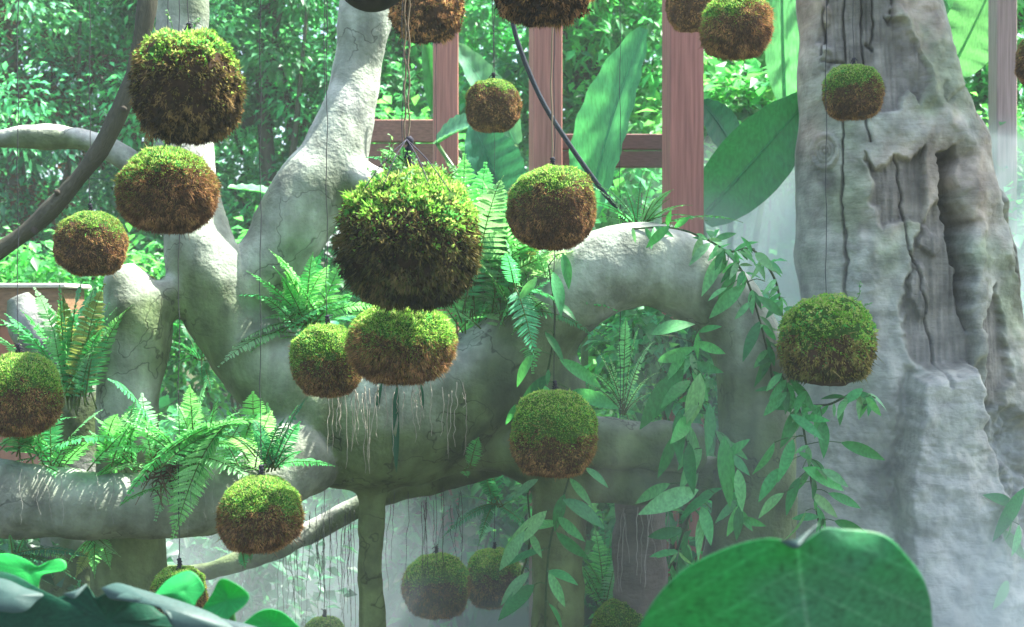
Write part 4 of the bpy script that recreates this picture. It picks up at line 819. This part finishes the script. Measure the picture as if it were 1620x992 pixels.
t = blade('taro_leaf', 'large dark jagged leaf with blue sky sheen painted along its margins at the bottom left corner', [(-60, 905), (10, 918), (40, 932), (62, 952), (85, 950), (110, 942), (135, 928), (150, 945), (175, 935), (200, 940), (228, 942), (236, 962), (270, 985), (300, 975), (330, 1000), (420, 1010), (420, 1060), (300, 1120), (100, 1130), (-80, 1100)], 2.5, 0, (.004, .05, .026), .10, depth=(.05, .25), wav=.05, mat=M_shade)
fold(t, [(-40, 908), (8, 916), (40, 930), (68, 940), (58, 950), (40, 966), (10, 968), (-40, 955)], 2.46, FOLD_SHEEN, .8)  # bluish sky sheen of the dark leaf, painted as margin strips
fold(t, [(100, 940), (116, 947), (128, 938), (138, 924), (120, 934)], 2.46, FOLD_SHEEN, .8)
fold(t, [(160, 930), (185, 922), (215, 930), (250, 940), (300, 956), (345, 975), (372, 1000), (310, 1000), (272, 990), (270, 970), (232, 955), (200, 938), (176, 948)], 2.46, FOLD_SHEEN, .8)
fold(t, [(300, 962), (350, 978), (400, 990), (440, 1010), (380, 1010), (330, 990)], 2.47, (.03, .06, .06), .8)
blade('taro_leaf', 'glowing green leaf lobe at the far left above the dark leaf', [(-30, 880), (10, 878), (40, 886), (62, 896), (85, 886), (100, 890), (102, 902), (85, 905), (68, 910), (62, 930), (48, 938), (10, 920), (-30, 915)], 2.7, 0, (.02, .40, .07), .05, depth=(.1, .35), wav=.04)
blade('taro_leaf', 'bright green leaf lobe covering the peeking moss ball', [(243, 942), (262, 920), (290, 907), (308, 912), (322, 932), (312, 950), (306, 958), (280, 955)], 2.6, 0, (.02, .36, .08), .05, depth=(.3, .3), wav=.03)
blade('taro_leaf', 'bright green folded leaf lobe right of the peeking moss ball', [(318, 965), (335, 940), (352, 914), (378, 920), (398, 936), (394, 950), (374, 966), (358, 980), (335, 975)], 2.6, 0, (.02, .36, .08), .05, depth=(-.3, .3), wav=.03)
blade('taro_leaf', 'bright green leaf tip at the bottom edge left of centre', [(385, 985), (410, 966), (432, 962), (455, 972), (478, 1000), (450, 1030), (400, 1020)], 2.6, 0, (.02, .38, .09), .05, depth=(.1, .3), wav=.03)

# ------------------------------------------------------------------ drifting mist
def mist():
    lo, hi = np.array([-3.6, 4.9, -.05]), np.array([4.2, 10.4, 3.1]); c = (lo + hi) / 2
    g = G(); V, f = box(c, hi - lo, 0, .01); g.add(V, f)
    m, n, out = newmat('mist'); l = n.links.new
    ge = N_(n, 'ShaderNodeNewGeometry'); tot = None
    blobs = [(1250, 440, 7.5, (.36, .5, .46), 2.8), (1110, 345, 7.3, (.22, .3, .14), 1.6), (1490, 990, 5.95, (.6, .35, .42), 1.3), (1620, 420, 8.3, (.45, .8, .9), .9), (600, 985, 7.7, (1.3, .7, .55), .85), (690, 960, 6.2, (.45, .3, .16), .35),
             (1130, 760, 5.25, (.55, .12, .5), .55), (270, 930, 6.5, (.7, .6, .4), .55), (1250, 330, 9.0, (.9, .7, .8), .25), (1300, 650, 6.0, (.5, .3, .4), .35)]
    for (px, py, Y, rad, a) in blobs:
        sb = N_(n, 'ShaderNodeVectorMath', operation='SUBTRACT'); l(ge.outputs['Position'], sb.inputs[0]); sb.inputs[1].default_value = tuple(W(px, py, Y))
        dv = N_(n, 'ShaderNodeVectorMath', operation='DIVIDE'); l(sb.outputs[0], dv.inputs[0]); dv.inputs[1].default_value = rad
        dt = N_(n, 'ShaderNodeVectorMath', operation='DOT_PRODUCT'); l(dv.outputs[0], dt.inputs[0]); l(dv.outputs[0], dt.inputs[1])
        ng = N_(n, 'ShaderNodeMath', operation='MULTIPLY'); l(dt.outputs['Value'], ng.inputs[0]); ng.inputs[1].default_value = -1
        ex = N_(n, 'ShaderNodeMath', operation='EXPONENT'); l(ng.outputs[0], ex.inputs[0])
        mu = N_(n, 'ShaderNodeMath', operation='MULTIPLY_ADD'); l(ex.outputs[0], mu.inputs[0]); mu.inputs[1].default_value = a
        if tot is None: mu.inputs[2].default_value = 0.0
        else: l(tot, mu.inputs[2])
        tot = mu.outputs[0]
    nz = N_(n, 'ShaderNodeTexNoise'); nz.inputs['Scale'].default_value = 2.2; nz.inputs['Detail'].default_value = 3; l(ge.outputs['Position'], nz.inputs['Vector'])
    mr = N_(n, 'ShaderNodeMapRange'); mr.inputs[1].default_value = .35; mr.inputs[2].default_value = .65; mr.inputs[3].default_value = .45; mr.inputs[4].default_value = 1.5; l(nz.outputs['Fac'], mr.inputs[0])
    mm = N_(n, 'ShaderNodeMath', operation='MULTIPLY'); l(tot, mm.inputs[0]); l(mr.outputs[0], mm.inputs[1])
    pv = N_(n, 'ShaderNodeVolumePrincipled'); pv.inputs['Color'].default_value = (.74, .88, .93, 1); pv.inputs['Anisotropy'].default_value = .2; l(mm.outputs[0], pv.inputs['Density']); l(pv.outputs[0], out.inputs['Volume'])
    o = g.build('mist', m, None, False); tag(o, kind='stuff'); return o
mist()

def haze():
    g = G(); V, f = box((0, 24, 6.0), (94, 72, 15), 0, .01); g.add(V, f)
    m, n, out = newmat('haze'); pv = N_(n, 'ShaderNodeVolumePrincipled'); pv.inputs['Color'].default_value = (.80, .93, .93, 1); pv.inputs['Density'].default_value = .0022
    n.links.new(pv.outputs[0], out.inputs['Volume']); tag(g.build('haze', m, None, False), kind='stuff')
haze()
